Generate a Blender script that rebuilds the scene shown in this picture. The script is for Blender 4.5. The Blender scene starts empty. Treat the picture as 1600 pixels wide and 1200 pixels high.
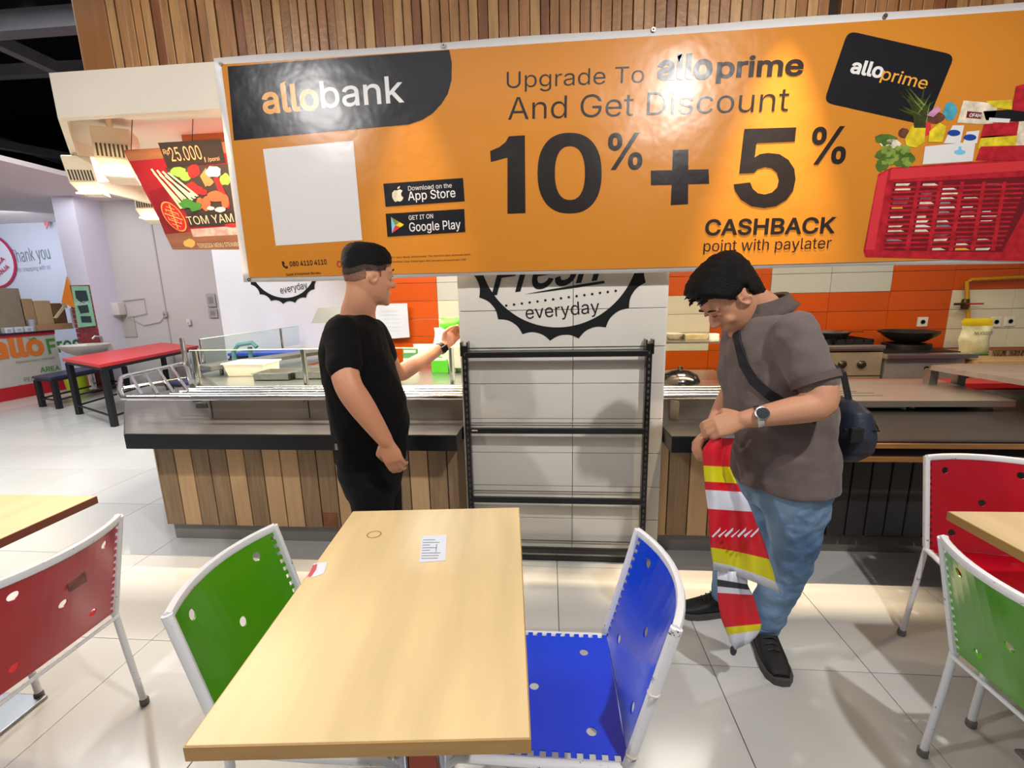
import bpy, bmesh, math, random
from mathutils import Vector, Matrix, noise
import os
R_ = random.Random(7)
SC = bpy.context.scene
COL = SC.collection
# ------------------------------------------------------------ camera
F = 704.67; PI = math.pi
P_, YW, RL, HC = 0.19599, -0.08479, -0.02172, 1.43
fw = Vector((math.sin(YW)*math.cos(P_), math.cos(YW)*math.cos(P_), -math.sin(P_)))
rt = Vector((math.cos(YW), -math.sin(YW), 0)); upv = rt.cross(fw)
rx = rt*math.cos(RL)+upv*math.sin(RL); ux = -rt*math.sin(RL)+upv*math.cos(RL)
CAM = Vector((0, 0, HC))
cd = bpy.data.cameras.new('camera'); cam = bpy.data.objects.new('camera', cd); COL.objects.link(cam)
cd.sensor_width = 36; cd.lens = F/1600*36; cd.clip_start = .02
cam.matrix_world = Matrix(((rx.x, ux.x, -fw.x, 0), (rx.y, ux.y, -fw.y, 0), (rx.z, ux.z, -fw.z, HC), (0, 0, 0, 1)))
SC.camera = cam
# ------------------------------------------------------------ world, lights, exposure
vs = SC.view_settings
vs.view_transform = 'Standard'; vs.look = 'None'; vs.gamma = 1; vs.use_curve_mapping = False; vs.exposure = -0.55
SC.cycles.use_denoising = True
SC.cycles.max_bounces = 8
w = bpy.data.worlds.new('world'); SC.world = w; w.use_nodes = True
w.node_tree.nodes['Background'].inputs[0].default_value = (.95, .97, 1, 1)
w.node_tree.nodes['Background'].inputs[1].default_value = .24
def light(name, kind, loc, tgt, power, col, size=.3, sy=None, spot=None, blend=.4):
    l = bpy.data.lights.new(name, kind); l.energy = power; l.color = col
    if kind == 'AREA':
        l.shape = 'RECTANGLE'; l.size = size; l.size_y = sy or size
    else: l.shadow_soft_size = size
    if kind == 'SPOT': l.spot_size = math.radians(spot); l.spot_blend = blend
    o = bpy.data.objects.new(name, l); COL.objects.link(o); o.location = loc
    o.rotation_euler = (Vector(tgt)-Vector(loc)).to_track_quat('-Z', 'Y').to_euler()
    if name.startswith('stall_strip'): o.rotation_euler = (0, 0, PI/2)
    return o
# the hall's overhead lighting, plus an added fill for the kiosk wall
light('hall_panel_light', 'AREA', (-.5, -1.8, 4.2), (-.3, 1.8, .8), 45, (1, .96, .92), 3.5, 1.2)
light('ceiling_downlight_right', 'SPOT', (1.08, .12, 3.08), (1.0, 1.1, 0), 300, (1, .97, .94), .04, None, 150, .5)
light('ceiling_downlight_left', 'SPOT', (-2.0, .2, 3.1), (-1.7, 1.2, 0), 200, (1, .97, .95), .04, None, 150, .5)
light('spot_left_hall', 'SPOT', (-4.6, 3.7, 4.2), (-2.2, 1.4, 0), 190, (1, .97, .93), .06, None, 95)
light('bright_left_hall', 'AREA', (-5.2, 3.2, 4.3), (-5.2, 3.6, 0), 290, (.96, .98, 1), 2.5, 2.5)
light('kiosk_hall', 'AREA', (-7.2, 6.2, 2.85), (-7.6, 6.9, 0), 22, (.93, .96, 1), 1.5, 1.5)
light('kiosk_back_lamp', 'AREA', (-10.5, 7.2, 2.9), (-11.5, 9, 1.2), 75, (.93, .96, 1), 2.5, 1.0)  # added fill light, brightens the otherwise dark thank-you wall
light('left_stall_room', 'AREA', (-4.6, 4.6, 3.4), (-4.4, 5.7, 1.3), 28, (.95, .97, 1), 1.6, 1.0)
light('banner_downlight_right', 'SPOT', (.99, 2.02, 3.1), (.99, 2.04, 0), 900, (1, .77, .50), .004, None, 34, .8)
light('banner_downlight_left', 'SPOT', (-.62, 2.02, 3.1), (-.62, 2.04, 0), 260, (1, .80, .56), .004, None, 30, .7)
light('corner_downlight', 'SPOT', (-1.8, 2.02, 3.1), (-1.8, 2.04, 0), 420, (1, .80, .56), .004, None, 28, .3)
light('stall_strip_left', 'AREA', (-1.4, 2.325, 2.345), (-1.4, 2.30, 0), 90, (1, .74, .44), .03, 1.9)
light('stall_strip_right', 'AREA', (1.9, 2.325, 2.345), (1.9, 2.30, 0), 120, (1, .74, .44), .03, 2.6)
light('counter_lamp', 'AREA', (-1.8, 3.2, 2.3), (-1.8, 3.0, .8), 190, (1, .95, .84), 1.8, .4)
light('kitchen_lamp', 'AREA', (3.0, 4.0, 2.4), (3.0, 4.6, .8), 25, (1, .93, .8), 2.4, .4)
light('stall_lamp_mid', 'AREA', (-.6, 4.0, 2.4), (-.9, 5.1, 1.1), 34, (1, .95, .86), 1.2, .4)
light('counter_lamp_right', 'AREA', (1.0, 3.0, 2.3), (1.0, 2.8, .8), 16, (1, .95, .84), .6, .3)
# ------------------------------------------------------------ helpers
def ray(x, y): return fw+rx*((x-800)/F)-ux*((y-600)/F)
def atY(x, y, Yv): d = ray(x, y); return CAM+d*(Yv/d.y)
def atZ(x, y, Zv): d = ray(x, y); return CAM+d*((Zv-HC)/d.z)
def atX(x, y, Xv): d = ray(x, y); return CAM+d*(Xv/d.x)
def proj(p):
    d = Vector(p)-CAM; k = d.dot(fw); return 800+F*d.dot(rx)/k, 600-F*d.dot(ux)/k
def lin(h):
    h = h.lstrip('#'); c = [int(h[i:i+2], 16)/255 for i in (0, 2, 4)]
    return tuple((v/12.92 if v <= .04045 else ((v+.055)/1.055)**2.4) for v in c)+(1,)
MATS = {}
def mat(name, col, rough=.5, metal=0, var=0, scale=8, stretch=(1, 1, 1), bump=0, bscale=40, coat=0, emit=0, alpha=1, trans=0, ior=1.45, col2=None, sheen=0, bstretch=(1, 1, 1), spec=.5, rvar=0, wear=None, wcol=None, wscale=12, objrand=0):
    if name in MATS: return MATS[name]
    m = bpy.data.materials.new(name); m.use_nodes = True; nt = m.node_tree; b = nt.nodes['Principled BSDF']
    c = lin(col) if isinstance(col, str) else col
    b.inputs['Base Color'].default_value = c; b.inputs['Roughness'].default_value = rough; b.inputs['Metallic'].default_value = metal
    b.inputs['Coat Weight'].default_value = coat; b.inputs['IOR'].default_value = ior; b.inputs['Specular IOR Level'].default_value = spec
    b.inputs['Transmission Weight'].default_value = trans; b.inputs['Sheen Weight'].default_value = sheen
    if emit: b.inputs['Emission Color'].default_value = c; b.inputs['Emission Strength'].default_value = emit
    if alpha < 1: b.inputs['Alpha'].default_value = alpha
    L = nt.links.new
    def tc(st):
        t = nt.nodes.new('ShaderNodeTexCoord'); mp = nt.nodes.new('ShaderNodeMapping'); mp.inputs['Scale'].default_value = st
        L(t.outputs['Object'], mp.inputs['Vector']); return mp.outputs[0]
    out = None
    if var or col2:
        n = nt.nodes.new('ShaderNodeTexNoise'); n.inputs['Scale'].default_value = scale; n.inputs['Detail'].default_value = 5
        L(tc(stretch), n.inputs['Vector'])
        r = nt.nodes.new('ShaderNodeValToRGB'); L(n.outputs['Fac'], r.inputs[0])
        r.color_ramp.elements[0].position = .32; r.color_ramp.elements[1].position = .68
        a = c if not col2 else lin(col2)
        r.color_ramp.elements[0].color = tuple(v*(1-var) for v in a[:3])+(1,)
        r.color_ramp.elements[1].color = tuple(min(1, v*(1+var*.5)) for v in c[:3])+(1,)
        out = r.outputs[0]
        if rvar:
            mr = nt.nodes.new('ShaderNodeMapRange'); mr.inputs[3].default_value = rough-rvar; mr.inputs[4].default_value = rough+rvar
            L(n.outputs['Fac'], mr.inputs[0]); L(mr.outputs[0], b.inputs['Roughness'])
    if objrand:
        oi = nt.nodes.new('ShaderNodeObjectInfo'); hs = nt.nodes.new('ShaderNodeHueSaturation')
        mr = nt.nodes.new('ShaderNodeMapRange'); mr.inputs[3].default_value = 1-objrand; mr.inputs[4].default_value = 1+objrand
        L(oi.outputs['Random'], mr.inputs[0]); L(mr.outputs[0], hs.inputs['Value'])
        if out: L(out, hs.inputs['Color'])
        else: hs.inputs['Color'].default_value = c
        out = hs.outputs[0]
    if wear:
        n = nt.nodes.new('ShaderNodeTexNoise'); n.inputs['Scale'].default_value = wscale; n.inputs['Detail'].default_value = 8; n.inputs['Roughness'].default_value = .7
        L(tc((1, 1, 1)), n.inputs['Vector'])
        r = nt.nodes.new('ShaderNodeValToRGB'); L(n.outputs['Fac'], r.inputs[0]); r.color_ramp.elements[0].position = wear; r.color_ramp.elements[1].position = wear+.03
        mx = nt.nodes.new('ShaderNodeMix'); mx.data_type = 'RGBA'; L(r.outputs[0], mx.inputs[0])
        if out: L(out, mx.inputs[6])
        else: mx.inputs[6].default_value = c
        mx.inputs[7].default_value = lin(wcol); out = mx.outputs[2]
    if out: L(out, b.inputs['Base Color'])
    if bump:
        n = nt.nodes.new('ShaderNodeTexNoise'); n.inputs['Scale'].default_value = bscale; n.inputs['Detail'].default_value = 4
        L(tc(bstretch), n.inputs['Vector'])
        bp = nt.nodes.new('ShaderNodeBump'); bp.inputs['Strength'].default_value = bump; bp.inputs['Distance'].default_value = .02
        L(n.outputs['Fac'], bp.inputs['Height']); L(bp.outputs[0], b.inputs['Normal'])
    MATS[name] = m; return m

class MB:
    def __init__(s): s.v = []; s.f = []; s.m = []; s.mats = []; s.cur = 0
    def use(s, m):
        if m not in s.mats: s.mats.append(m)
        s.cur = s.mats.index(m); return s
    def add(s, vs_, fs):
        o = len(s.v); s.v += [Vector(p) for p in vs_]; s.f += [tuple(i+o for i in q) for q in fs]; s.m += [s.cur]*len(fs); return s
    def box(s, a, b, M=None):
        x0, y0, z0 = a; x1, y1, z1 = b
        vv = [Vector(p) for p in ((x0, y0, z0), (x1, y0, z0), (x1, y1, z0), (x0, y1, z0), (x0, y0, z1), (x1, y0, z1), (x1, y1, z1), (x0, y1, z1))]
        if M: vv = [M @ p for p in vv]
        return s.add(vv, [(0, 3, 2, 1), (4, 5, 6, 7), (0, 1, 5, 4), (1, 2, 6, 5), (2, 3, 7, 6), (3, 0, 4, 7)])
    def bbox(s, a, b, r=.004, M=None):   # chamfered box
        bm = bmesh.new(); bmesh.ops.create_cube(bm, size=1)
        for v in bm.verts: v.co = Vector((a[i]+(b[i]-a[i])*(v.co[i]+.5) for i in range(3)))
        bmesh.ops.bevel(bm, geom=list(bm.edges), offset=r, segments=2, affect='EDGES', profile=.6)
        bm.verts.index_update()
        vv = [(M @ v.co if M else v.co.copy()) for v in bm.verts]; ff = [tuple(v.index for v in q.verts) for q in bm.faces]; bm.free()
        return s.add(vv, ff)
    def tube(s, pts, r, n=10, cap=True, flat=None, up=None):
        pts = [Vector(p) for p in pts]; rs = r if isinstance(r, (list, tuple)) else [r]*len(pts)
        rings = []; nrm = None
        for i, p in enumerate(pts):
            t = (pts[min(i+1, len(pts)-1)]-pts[max(i-1, 0)]).normalized()
            if nrm is None:
                u0 = Vector(up) if up else (Vector((0, 0, 1)) if abs(t.z) < .9 else Vector((1, 0, 0)))
                nrm = (u0-t*u0.dot(t)).normalized()
            else: nrm = (nrm-t*nrm.dot(t)).normalized()
            bn = t.cross(nrm); k = flat or 1
            rr = rs[i] if isinstance(rs[i], tuple) else (rs[i], rs[i]*k)
            rings.append([p+nrm*(rr[0]*math.cos(2*PI*j/n))+bn*(rr[1]*math.sin(2*PI*j/n)) for j in range(n)])
        vv = [q for g in rings for q in g]; ff = []
        for i in range(len(pts)-1):
            for j in range(n): ff.append((i*n+j, i*n+(j+1) % n, (i+1)*n+(j+1) % n, (i+1)*n+j))
        if cap: ff.append(tuple(reversed(range(n)))); ff.append(tuple(range((len(pts)-1)*n, len(pts)*n)))
        return s.add(vv, ff)
    def lathe(s, prof, n=24, M=None, ax=(0, 0), cap=True):
        vv = []; ff = []
        for (r, z) in prof:
            for j in range(n): vv.append(Vector((ax[0]+r*math.cos(2*PI*j/n), ax[1]+r*math.sin(2*PI*j/n), z)))
        if M: vv = [M @ p for p in vv]
        for i in range(len(prof)-1):
            for j in range(n): ff.append((i*n+j, i*n+(j+1) % n, (i+1)*n+(j+1) % n, (i+1)*n+j))
        if cap: ff.append(tuple(reversed(range(n)))); ff.append(tuple(range((len(prof)-1)*n, len(prof)*n)))
        else: ff += [(( len(prof)-1)*n+j, (len(prof)-1)*n+(j+1) % n, (j+1) % n, j) for j in range(n)]
        return s.add(vv, ff)
    def ball(s, c, r, n=12, M=None):
        c = Vector(c); r = (r, r, r) if not isinstance(r, tuple) else r; vv = []; ff = []; m_ = n//2
        for i in range(m_+1):
            for j in range(n):
                a = PI*i/m_; b = 2*PI*j/n
                q = Vector((r[0]*math.sin(a)*math.cos(b), r[1]*math.sin(a)*math.sin(b), r[2]*math.cos(a)))
                vv.append(c+(M @ q if M else q))
        for i in range(m_):
            for j in range(n): ff.append((i*n+j, (i+1)*n+j, (i+1)*n+(j+1) % n, i*n+(j+1) % n))
        return s.add(vv, ff)
    def poly(s, pts, d):   # polygon extruded by vector d
        pts = [Vector(p) for p in pts]; d = Vector(d); n = len(pts)
        vv = pts+[p+d for p in pts]
        return s.add(vv, [tuple(range(n)), tuple(reversed(range(n, 2*n)))]+[(j, j+n, (j+1) % n+n, (j+1) % n) for j in range(n)])
    def build(s, name, m=None, parent=None, smooth=False):
        me = bpy.data.meshes.new(name); org = ORG[0]
        me.from_pydata([tuple(p-org) for p in s.v], [], s.f)
        for q in ([m] if m else s.mats): me.materials.append(q)
        if not m:
            for i, p in enumerate(me.polygons): p.material_index = s.m[i]
        bm = bmesh.new(); bm.from_mesh(me); bmesh.ops.recalc_face_normals(bm, faces=bm.faces); bm.to_mesh(me); bm.free()
        if smooth:
            me.shade_smooth()
            try: me.set_sharp_from_angle(angle=math.radians(38))
            except Exception: pass
        o = bpy.data.objects.new(name, me); COL.objects.link(o)
        if parent: o.parent = parent
        else: o.location = org
        return o
ORG = [Vector((0, 0, 0))]
def tag(o, label=None, cat=None, group=None, kind=None):
    if label: o['label'] = label
    if cat: o['category'] = cat
    if group: o['group'] = group
    if kind: o['kind'] = kind
    return o
def thing(name, label, cat, loc=(0, 0, 0), group=None, rz=0, org=True):
    o = bpy.data.objects.new(name, None); COL.objects.link(o); o.location = loc; o.rotation_euler = (0, 0, rz); o.empty_display_size = .05
    ORG[0] = Vector(loc) if org else Vector((0, 0, 0))
    return tag(o, label, cat, group)
def base(loc=(0, 0, 0)): ORG[0] = Vector(loc)
def copy_tree(o, parent=None):
    c = o.copy(); COL.objects.link(c); c.parent = parent
    for ch in [q for q in o.children]: copy_tree(ch, c)
    return c
def bake(o, mods):   # apply modifiers given as (type, dict)
    for t, kw in mods:
        md = o.modifiers.new(t, t)
        for k, v in kw.items(): setattr(md, k, v)
    dg = bpy.context.evaluated_depsgraph_get(); dg.update()
    me = bpy.data.meshes.new_from_object(o.evaluated_get(dg)); o.modifiers.clear(); old = o.data; o.data = me
    return o
FONTS = {}
def font(n):
    if n not in FONTS:
        FONTS[n] = None
        try:
            p = os.path.join(bpy.utils.system_resource('DATAFILES'), 'fonts', n)
            if os.path.exists(p): FONTS[n] = bpy.data.fonts.load(p)
        except Exception: FONTS[n] = None
    return FONTS[n]
def text_geo(s, bold=0, shear=0, fnt='Inter.woff2', spacing=1):
    """outline of the text, thickened by bold, filled triangle by triangle by winding number (Blender's own fill drops parts of glyphs)"""
    c = bpy.data.curves.new('t', 'FONT'); c.body = s; c.size = 1; c.shear = shear; c.space_character = spacing; c.fill_mode = 'NONE'; c.resolution_u = 4
    f_ = font(fnt)
    if f_: c.font = f_
    o = bpy.data.objects.new('t', c); COL.objects.link(o)
    dg = bpy.context.evaluated_depsgraph_get(); dg.update(); me = bpy.data.meshes.new_from_object(o.evaluated_get(dg))
    P = [(v.co.x, v.co.y) for v in me.vertices]; adj = {}
    for e in me.edges: i, j = e.vertices; adj.setdefault(i, []).append(j); adj.setdefault(j, []).append(i)
    bpy.data.objects.remove(o); bpy.data.curves.remove(c); bpy.data.meshes.remove(me)
    seen = set(); loops = []
    for v0 in range(len(P)):
        if v0 in seen or v0 not in adj: continue
        lp = [v0]; seen.add(v0); prev = v0; cur = v0+1 if v0+1 in adj[v0] else adj[v0][0]
        while cur != v0 and cur not in seen:
            seen.add(cur); lp.append(cur); k = [q for q in adj[cur] if q != prev]; prev = cur; cur = k[0] if k else v0
        L2 = [Vector(P[q]) for q in lp]; L2 = [q for k, q in enumerate(L2) if (q-L2[k-1]).length > 1e-5]
        if len(L2) > 2: loops.append(L2)
    area = lambda L: sum(L[k].x*L[(k+1) % len(L)].y-L[(k+1) % len(L)].x*L[k].y for k in range(len(L)))/2
    sg = 1 if sum(area(L) for L in loops) > 0 else -1
    if bold:
        out = []
        for L in loops:
            M_ = []
            for k in range(len(L)):
                a = (L[k]-L[k-1]).normalized(); b = (L[(k+1) % len(L)]-L[k]).normalized(); n = Vector((a.y+b.y, -a.x-b.x))
                if n.length < 1e-4: n = Vector((a.y, -a.x))
                n.normalize(); m_ = min(1.6, 1/max(.3, n.dot(Vector((a.y, -a.x))))); M_.append(L[k]+n*(bold*sg*m_))
            out.append(M_)
        loops = out
    boxes = [(min(q.x for q in L), max(q.x for q in L)) for L in loops]; order = sorted(range(len(loops)), key=lambda k: boxes[k][0]); groups = []; mx = -9
    for k in order:
        if boxes[k][0] > mx: groups.append([])
        groups[-1].append(loops[k]); mx = max(mx, boxes[k][1])
    from mathutils.geometry import delaunay_2d_cdt
    V_ = []; F_ = []
    for g in groups:
        pts = []; ed = []
        for L in g: o_ = len(pts); pts += L; ed += [(o_+k, o_+(k+1) % len(L)) for k in range(len(L))]
        r = delaunay_2d_cdt(pts, ed, [], 0, 1e-6); vo, fo = r[0], r[2]; o_ = len(V_); V_ += [(q.x, q.y) for q in vo]
        for t in fo:
            cx = sum(vo[k].x for k in t)/3; cy_ = sum(vo[k].y for k in t)/3; wn = 0
            for i, j in ed:
                y0, y1 = pts[i].y, pts[j].y
                if (y0 <= cy_) != (y1 <= cy_):
                    if pts[i].x+(cy_-y0)/(y1-y0)*(pts[j].x-pts[i].x) > cx: wn += 1 if y1 > y0 else -1
            if wn*sg > 0: F_.append(tuple(k+o_ for k in t))
    return V_, F_
CAPS = {}
def caph():
    if 'c' not in CAPS:
        v, _ = text_geo('H'); CAPS['c'] = max(p[1] for p in v)
    return CAPS['c']
def put_text(mb, s, o, u, v, wid, cap, n, bold=0, shear=0, spacing=1, lift=0):
    """text on a plane: origin o, unit u (along), unit v (up), n = outward normal; wid metres wide, cap = cap height"""
    tv, tf = text_geo(s, bold, shear, spacing=spacing)
    if not tv: return
    x0 = min(p[0] for p in tv); x1 = max(p[0] for p in tv); sx = wid/(x1-x0); sy = cap/(caph()+bold*2)
    mb.add([o+u*((p[0]-x0)*sx)+v*((p[1]+bold)*sy)+n*lift for p in tv], tf)
def text_px(mb, s, p0, p1, cap_px, plane, n=Vector((0, -1, 0)), lift=.001, **k):
    """p0, p1 = pixels of the baseline's ends, cap_px = height in pixels at p0; plane(x, y) gives the point on the real surface"""
    a = plane(*p0); b = plane(*p1); t = plane(p0[0], p0[1]-cap_px)
    u = (b-a); wid = u.length; u.normalize(); v = n.cross(u); v = v if v.dot(t-a) > 0 else -v
    put_text(mb, s, a, u, v.normalized(), wid, abs((t-a).dot(v.normalized())), n, lift=lift, **k)
# ============================================================ SETTING
TX, TY = .585, .622
tile_m = mat('floor_tile', '#c5c5c2', .16, var=.05, scale=1.3, rvar=.04, spec=.5, objrand=.035)
grout = mat('grout', '#6d665e', .8)
base()
fb = MB().use(grout).box((-16, -6, -.06), (9, 14, -.006)); floor = tag(fb.build('floor', None), kind='structure')
far_m = mat('floor_far', '#d3cec6', .2, var=.05, scale=1.5)
o = MB().box((-16, 6.6, -.006), (-7.42, 14, 0)).build('plain_floor', far_m, floor)
tmb = MB().bbox((-.291, -.3095, -.012), (.291, .3095, 0), .002)
ORG[0] = Vector((0, 0, 0)); tp = tmb.build('tile', tile_m, floor)
first = True
for i in range(-13, 6):
    for j in range(-4, 9):
        x = .035+TX*(i+.5); y = 1.562+TY*(j+.5)
        if y > 2.6 and x > -1.7: continue
        a = proj((x, y, 0)) if y > .3 else (0, 9999)
        if j < -2 and (y < -.2): continue
        q = tp if first else tp.copy()
        if not first: COL.objects.link(q); q.parent = floor
        q.location = (x, y, 0); first = False
MB().box((-16, -6, -.006), (9, .3, -.0005)).build('plain_floor', tile_m, floor)
# rest of the floor left of the tile field
MB().box((-16, .3, -.006), (-7.58, 6.6, 0)).build('plain_floor', far_m, floor)

cream = mat('cream_paint', '#d9cfbe', .5, var=.03, scale=3)
white = mat('white_wall', '#d5d3d6', .55, var=.03, scale=1.2)
greyw = mat('grey_wall', '#c9c3c0', .55, var=.04, scale=1.0)
blackm = mat('black_ceiling', '#0d0d10', .8)
tag(MB().box((-8.3, 7.4, 0), (-3.0, 7.5, 3.6)).build('wall_far', greyw), kind='structure')
tag(MB().box((-6.62, 7.385, 0), (-6.60, 7.399, 3.1)).build('trim_1', mat('seam', '#b3acaa', .6)), kind='structure')
tag(MB().box((-4.33, 5.7, 0), (-1.9, 5.8, 3.2)).box((-4.33, 5.8, 0), (-4.23, 7.4, 3.2)).build('wall_stall', white), kind='structure')
# dark open ceiling with steel beams, and the lower white ceiling on the left
tag(MB().box((-18, -4, 6.2), (9, 14, 6.3)).build('ceiling', blackm), kind='structure')
tag(MB().box((-18, 13.9, 3.2), (9, 14, 6.3)).box((-18, -4, 3.4), (-17.9, 14, 6.3)).build('wall_upper', blackm), kind='structure')
beam_m = mat('beam_grey', '#5d5b60', .6, var=.1)
th = tag(MB().box((-18, 5.0, 4.3), (-2.6, 5.16, 4.5)).build('trim_2', beam_m), kind='structure')
a = atZ(0, 75, 4.3); b = atZ(85, 118, 4.3)
def beam(p, q, wd, name, z, h=.14):
    u = (q-p).normalized(); n = Vector((-u.y, u.x, 0))*wd/2
    p = p-u*2; q = q+u*1.0
    m_ = MB().poly([p+n, q+n, q-n, p-n], (0, 0, h)); return tag(m_.build(name, beam_m), kind='structure')
beam(atZ(0, 76, 4.3), atZ(80, 112, 4.3), .12, 'trim_3', 4.3)
beam(atZ(0, 122, 4.5), atZ(75, 118, 4.5), .12, 'trim_4', 4.5)
beam(atZ(0, 232, 4.2), atZ(100, 250, 4.2), .14, 'trim_5', 4.2)
beam(atZ(0, 226, 4.4), atZ(60, 245, 4.4), .05, 'trim_6', 4.4)
sl = mat('white_ceiling', '#e6dcdc', .6)
tag(MB().box((-18, -3, 3.1), (-6.4, 13.9, 3.16)).build('ceiling_low', sl), kind='structure')
for k, (x, y) in enumerate(((22, 40), (50, 24), (20, 55))):
    p = atZ(x, y, 6.15)
    base(p); t_ = MB().lathe([(.06, 0), (.06, .04)], 16).build('ceiling_lamp', mat('lamp_glow', '#fff4e0', emit=2.5))
    tag(t_, ['small round ceiling lamp in the dark ceiling, left of the pair', 'small round ceiling lamp in the dark ceiling, nearest the slatted wall', 'small round lamp lowest in the dark ceiling'][k], 'lamp', 'lamps in the dark ceiling')
    t_.data.transform(Matrix.Translation(p))
base()
# pillar with tiles
pil = tag(MB().box((-.455, 2.312, 0), (.575, 2.95, 2.5)).build('pillar', mat('pillar_grout', '#8f8b85', .8)), kind='structure')
ptile = mat('pillar_tile', '#d6d1c8', .28, var=.03, scale=2, objrand=.02)
zr = [0, .02]; zr = [atY(901, 420+v/2.608, 2.3).z for v in (1145, 1045, 910, 770, 625, 478, 325, 165)]
dz = (zr[-1]-zr[0])/7; z0 = zr[0]
k = 0; z = z0-dz*1
while z < 2.5:
    for (xa, xb) in ((-.455, .118), (.121, .575)):
        za, zb = max(0, z+.0015), min(2.5, z+dz-.0015)
        if zb-za > .01: MB().bbox((xa, 2.30, za), (xb, 2.312, zb), .0015).build('tile', ptile, pil)
    z += dz
for xs in (-.455, .575):   # side faces
    z = z0-dz
    while z < 1.6:
        MB().box((xs-.006 if xs < 0 else xs, 2.302, max(0, z+.0015)), (xs if xs < 0 else xs+.006, 2.95, z+dz-.0015)).build('tile', ptile, pil); z += dz
# back wall with orange and cream tiles
bw = tag(MB().box((-1.95, 5.11, 0), (7, 5.3, 2.6)).build('wall_back', mat('bw_grout', '#8a5a3a', .8)), kind='structure')
tor = mat('orange_tile', '#bf5012', .22, var=.06, scale=2, objrand=.05); tcr = mat('cream_tile', '#d2cdb6', .25, var=.03, objrand=.03); tgr = mat('grey_tile', '#b6b9b2', .25, objrand=.02)
def tcol(px, py):
    if px < 720:
        if px > 680 and py < 472: return tcr
        return tor
    if py < 462:
        if px < 1041: return tgr
        if px < 1206: return tor
        return tgr if px < 1400 else tor
    if px < 1128 and py < 540: return tcr
    if px > 1505 and 462 < py < 546: return tcr
    return tor
zt = atY(1300, 457, 5.1).z; xt = atY(1298, 440, 5.1).x
for i in range(-9, 8):
    for j in range(-6, 4):
        xa = xt+.6*i; za = zt+.2*j
        if xa < -2.2 or xa > 6: continue
        p = proj((xa+.3, 5.1, za+.1))
        if p[0] > 1690 or za < .3: continue
        MB().bbox((xa+.002, 5.095, za+.002), (xa+.598, 5.11, za+.198), .002).build('tile', tcol(*p), bw)
# bulkhead over the stall
bulk = tag(MB().use(cream).box((-2.41, 2.25, 2.33), (3.4, 2.29, 2.53)).poly([(-2.41, 2.25, 2.33), (-2.41, 2.29, 2.33), (-3.13, 3.01, 2.33), (-3.17, 3.01, 2.33)], (0, 0, .2)).box((-3.17, 3.01, 2.2), (-3.13, 5.7, 2.53)).build('bulkhead', None), kind='structure')
tag(MB().poly([(-2.41, 2.29, 2.49), (-3.13, 3.01, 2.49), (-3.13, 5.7, 2.49), (4.5, 5.7, 2.49), (4.5, 2.29, 2.49)], (0, 0, .04)).build('ceiling_stall', cream), kind='structure')
MB().box((-2.2, 2.34, 2.37), (3.2, 2.42, 2.40)).box((-2.2, 2.46, 2.41), (3.2, 2.56, 2.43)).build('cove_trim', cream, bulk)
tag(MB().box((-2.37, 3.0, 2.28), (-.5, 3.06, 2.49)).build('trim_7', mat('redwood', '#a8693f', .35, var=.25, scale=3, stretch=(1, 8, 8))), kind='structure')
# slatted wood wall
wf = tag(MB().box((-2.27, 2.335, 2.53), (3.3, 2.40, 3.5)).build('wall_slatted', mat('slat_gap', '#2a1a0e', .8)), kind='structure')
MB().bbox((-2.27, 2.295, 2.53), (-2.10, 2.335, 3.5), .006).build('end_board', mat('end_board', '#8f6038', .3, var=.15, scale=4, stretch=(6, 6, .6)), wf)
slm = [mat('slat_%d' % k, c, .38, var=.28, scale=5, stretch=(9, 9, .8), bump=.1) for k, c in enumerate(('#a5784a', '#936539', '#b58a58', '#9c6b40', '#7d4c2c'))]
x = -2.095; k = 0
while x < 3.1:
    wd = .0415+R_.uniform(-.004, .004)
    if not (1.17 < x < 1.21):
        r = R_.random(); m_ = slm[4] if r < .1 else slm[int(R_.random()*4)]
        if 1.21 < x < 1.6: m_ = slm[3]
        yy = 2.30+R_.uniform(-.006, .006)
        MB().bbox((x, yy, 2.53), (x+wd, 2.335, 3.5), .003).build('slat', m_, wf)
    x += wd+.0035
for k in range(3):
    MB().box((1.22, 2.285, 2.66+k*.035), (1.55, 2.292, 2.665+k*.035)).build('wire_line', blackm, wf)

tag(MB().box((-3.0, 2.003, 2.92), (3.4, 2.013, 3.3)).build('lamp_fascia', cream), kind='structure')  # unseen board added to cut the downlights' beam off the nearer floor
# ============================================================ BANNER
BY = 2.222
def bp(x, y): return atY(x, y, BY-.006)
VB = dict(bump=.4, bscale=3.2, rough=.27, spec=.33)
vin = {c: mat('vinyl_'+n, c, **VB, **(dict(var=.35, scale=28) if n in ('green', 'leaf', 'darkleaf', 'yellow', 'pink', 'brown', 'cream', 'red', 'teal', 'plum', 'grey') else {})) for n, c in (('orange', '#c47d2a'), ('white', '#d6d2d0'), ('black', '#1b1a1e'), ('ink', '#26201f'), ('red', '#b3242e'), ('maroon', '#6d1a20'),
    ('gold', '#dc9a3c'), ('green', '#4f6b2c'), ('leaf', '#7d9440'), ('darkleaf', '#39401f'), ('yellow', '#d8bf2c'), ('blue', '#23418f'), ('teal', '#4b9bae'), ('pink', '#c98fb0'),
    ('brown', '#6a4030'), ('cream', '#dccdb5'), ('grey', '#7d7d84'), ('skyb', '#74b6d8'), ('plum', '#8d4552'), ('brightred', '#c9353c'))}
V = {m_.name[6:]: m_ for m_ in vin.values()}
ban = thing('banner', 'long orange and black advertising banner with white hem hung over the stall front', 'banner', (0, BY, 1.52), org=False)
ban.location = (0, 0, 0)
XL, XR, ZB_, ZT = -1.54, 2.46, 1.52, 2.53
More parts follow.
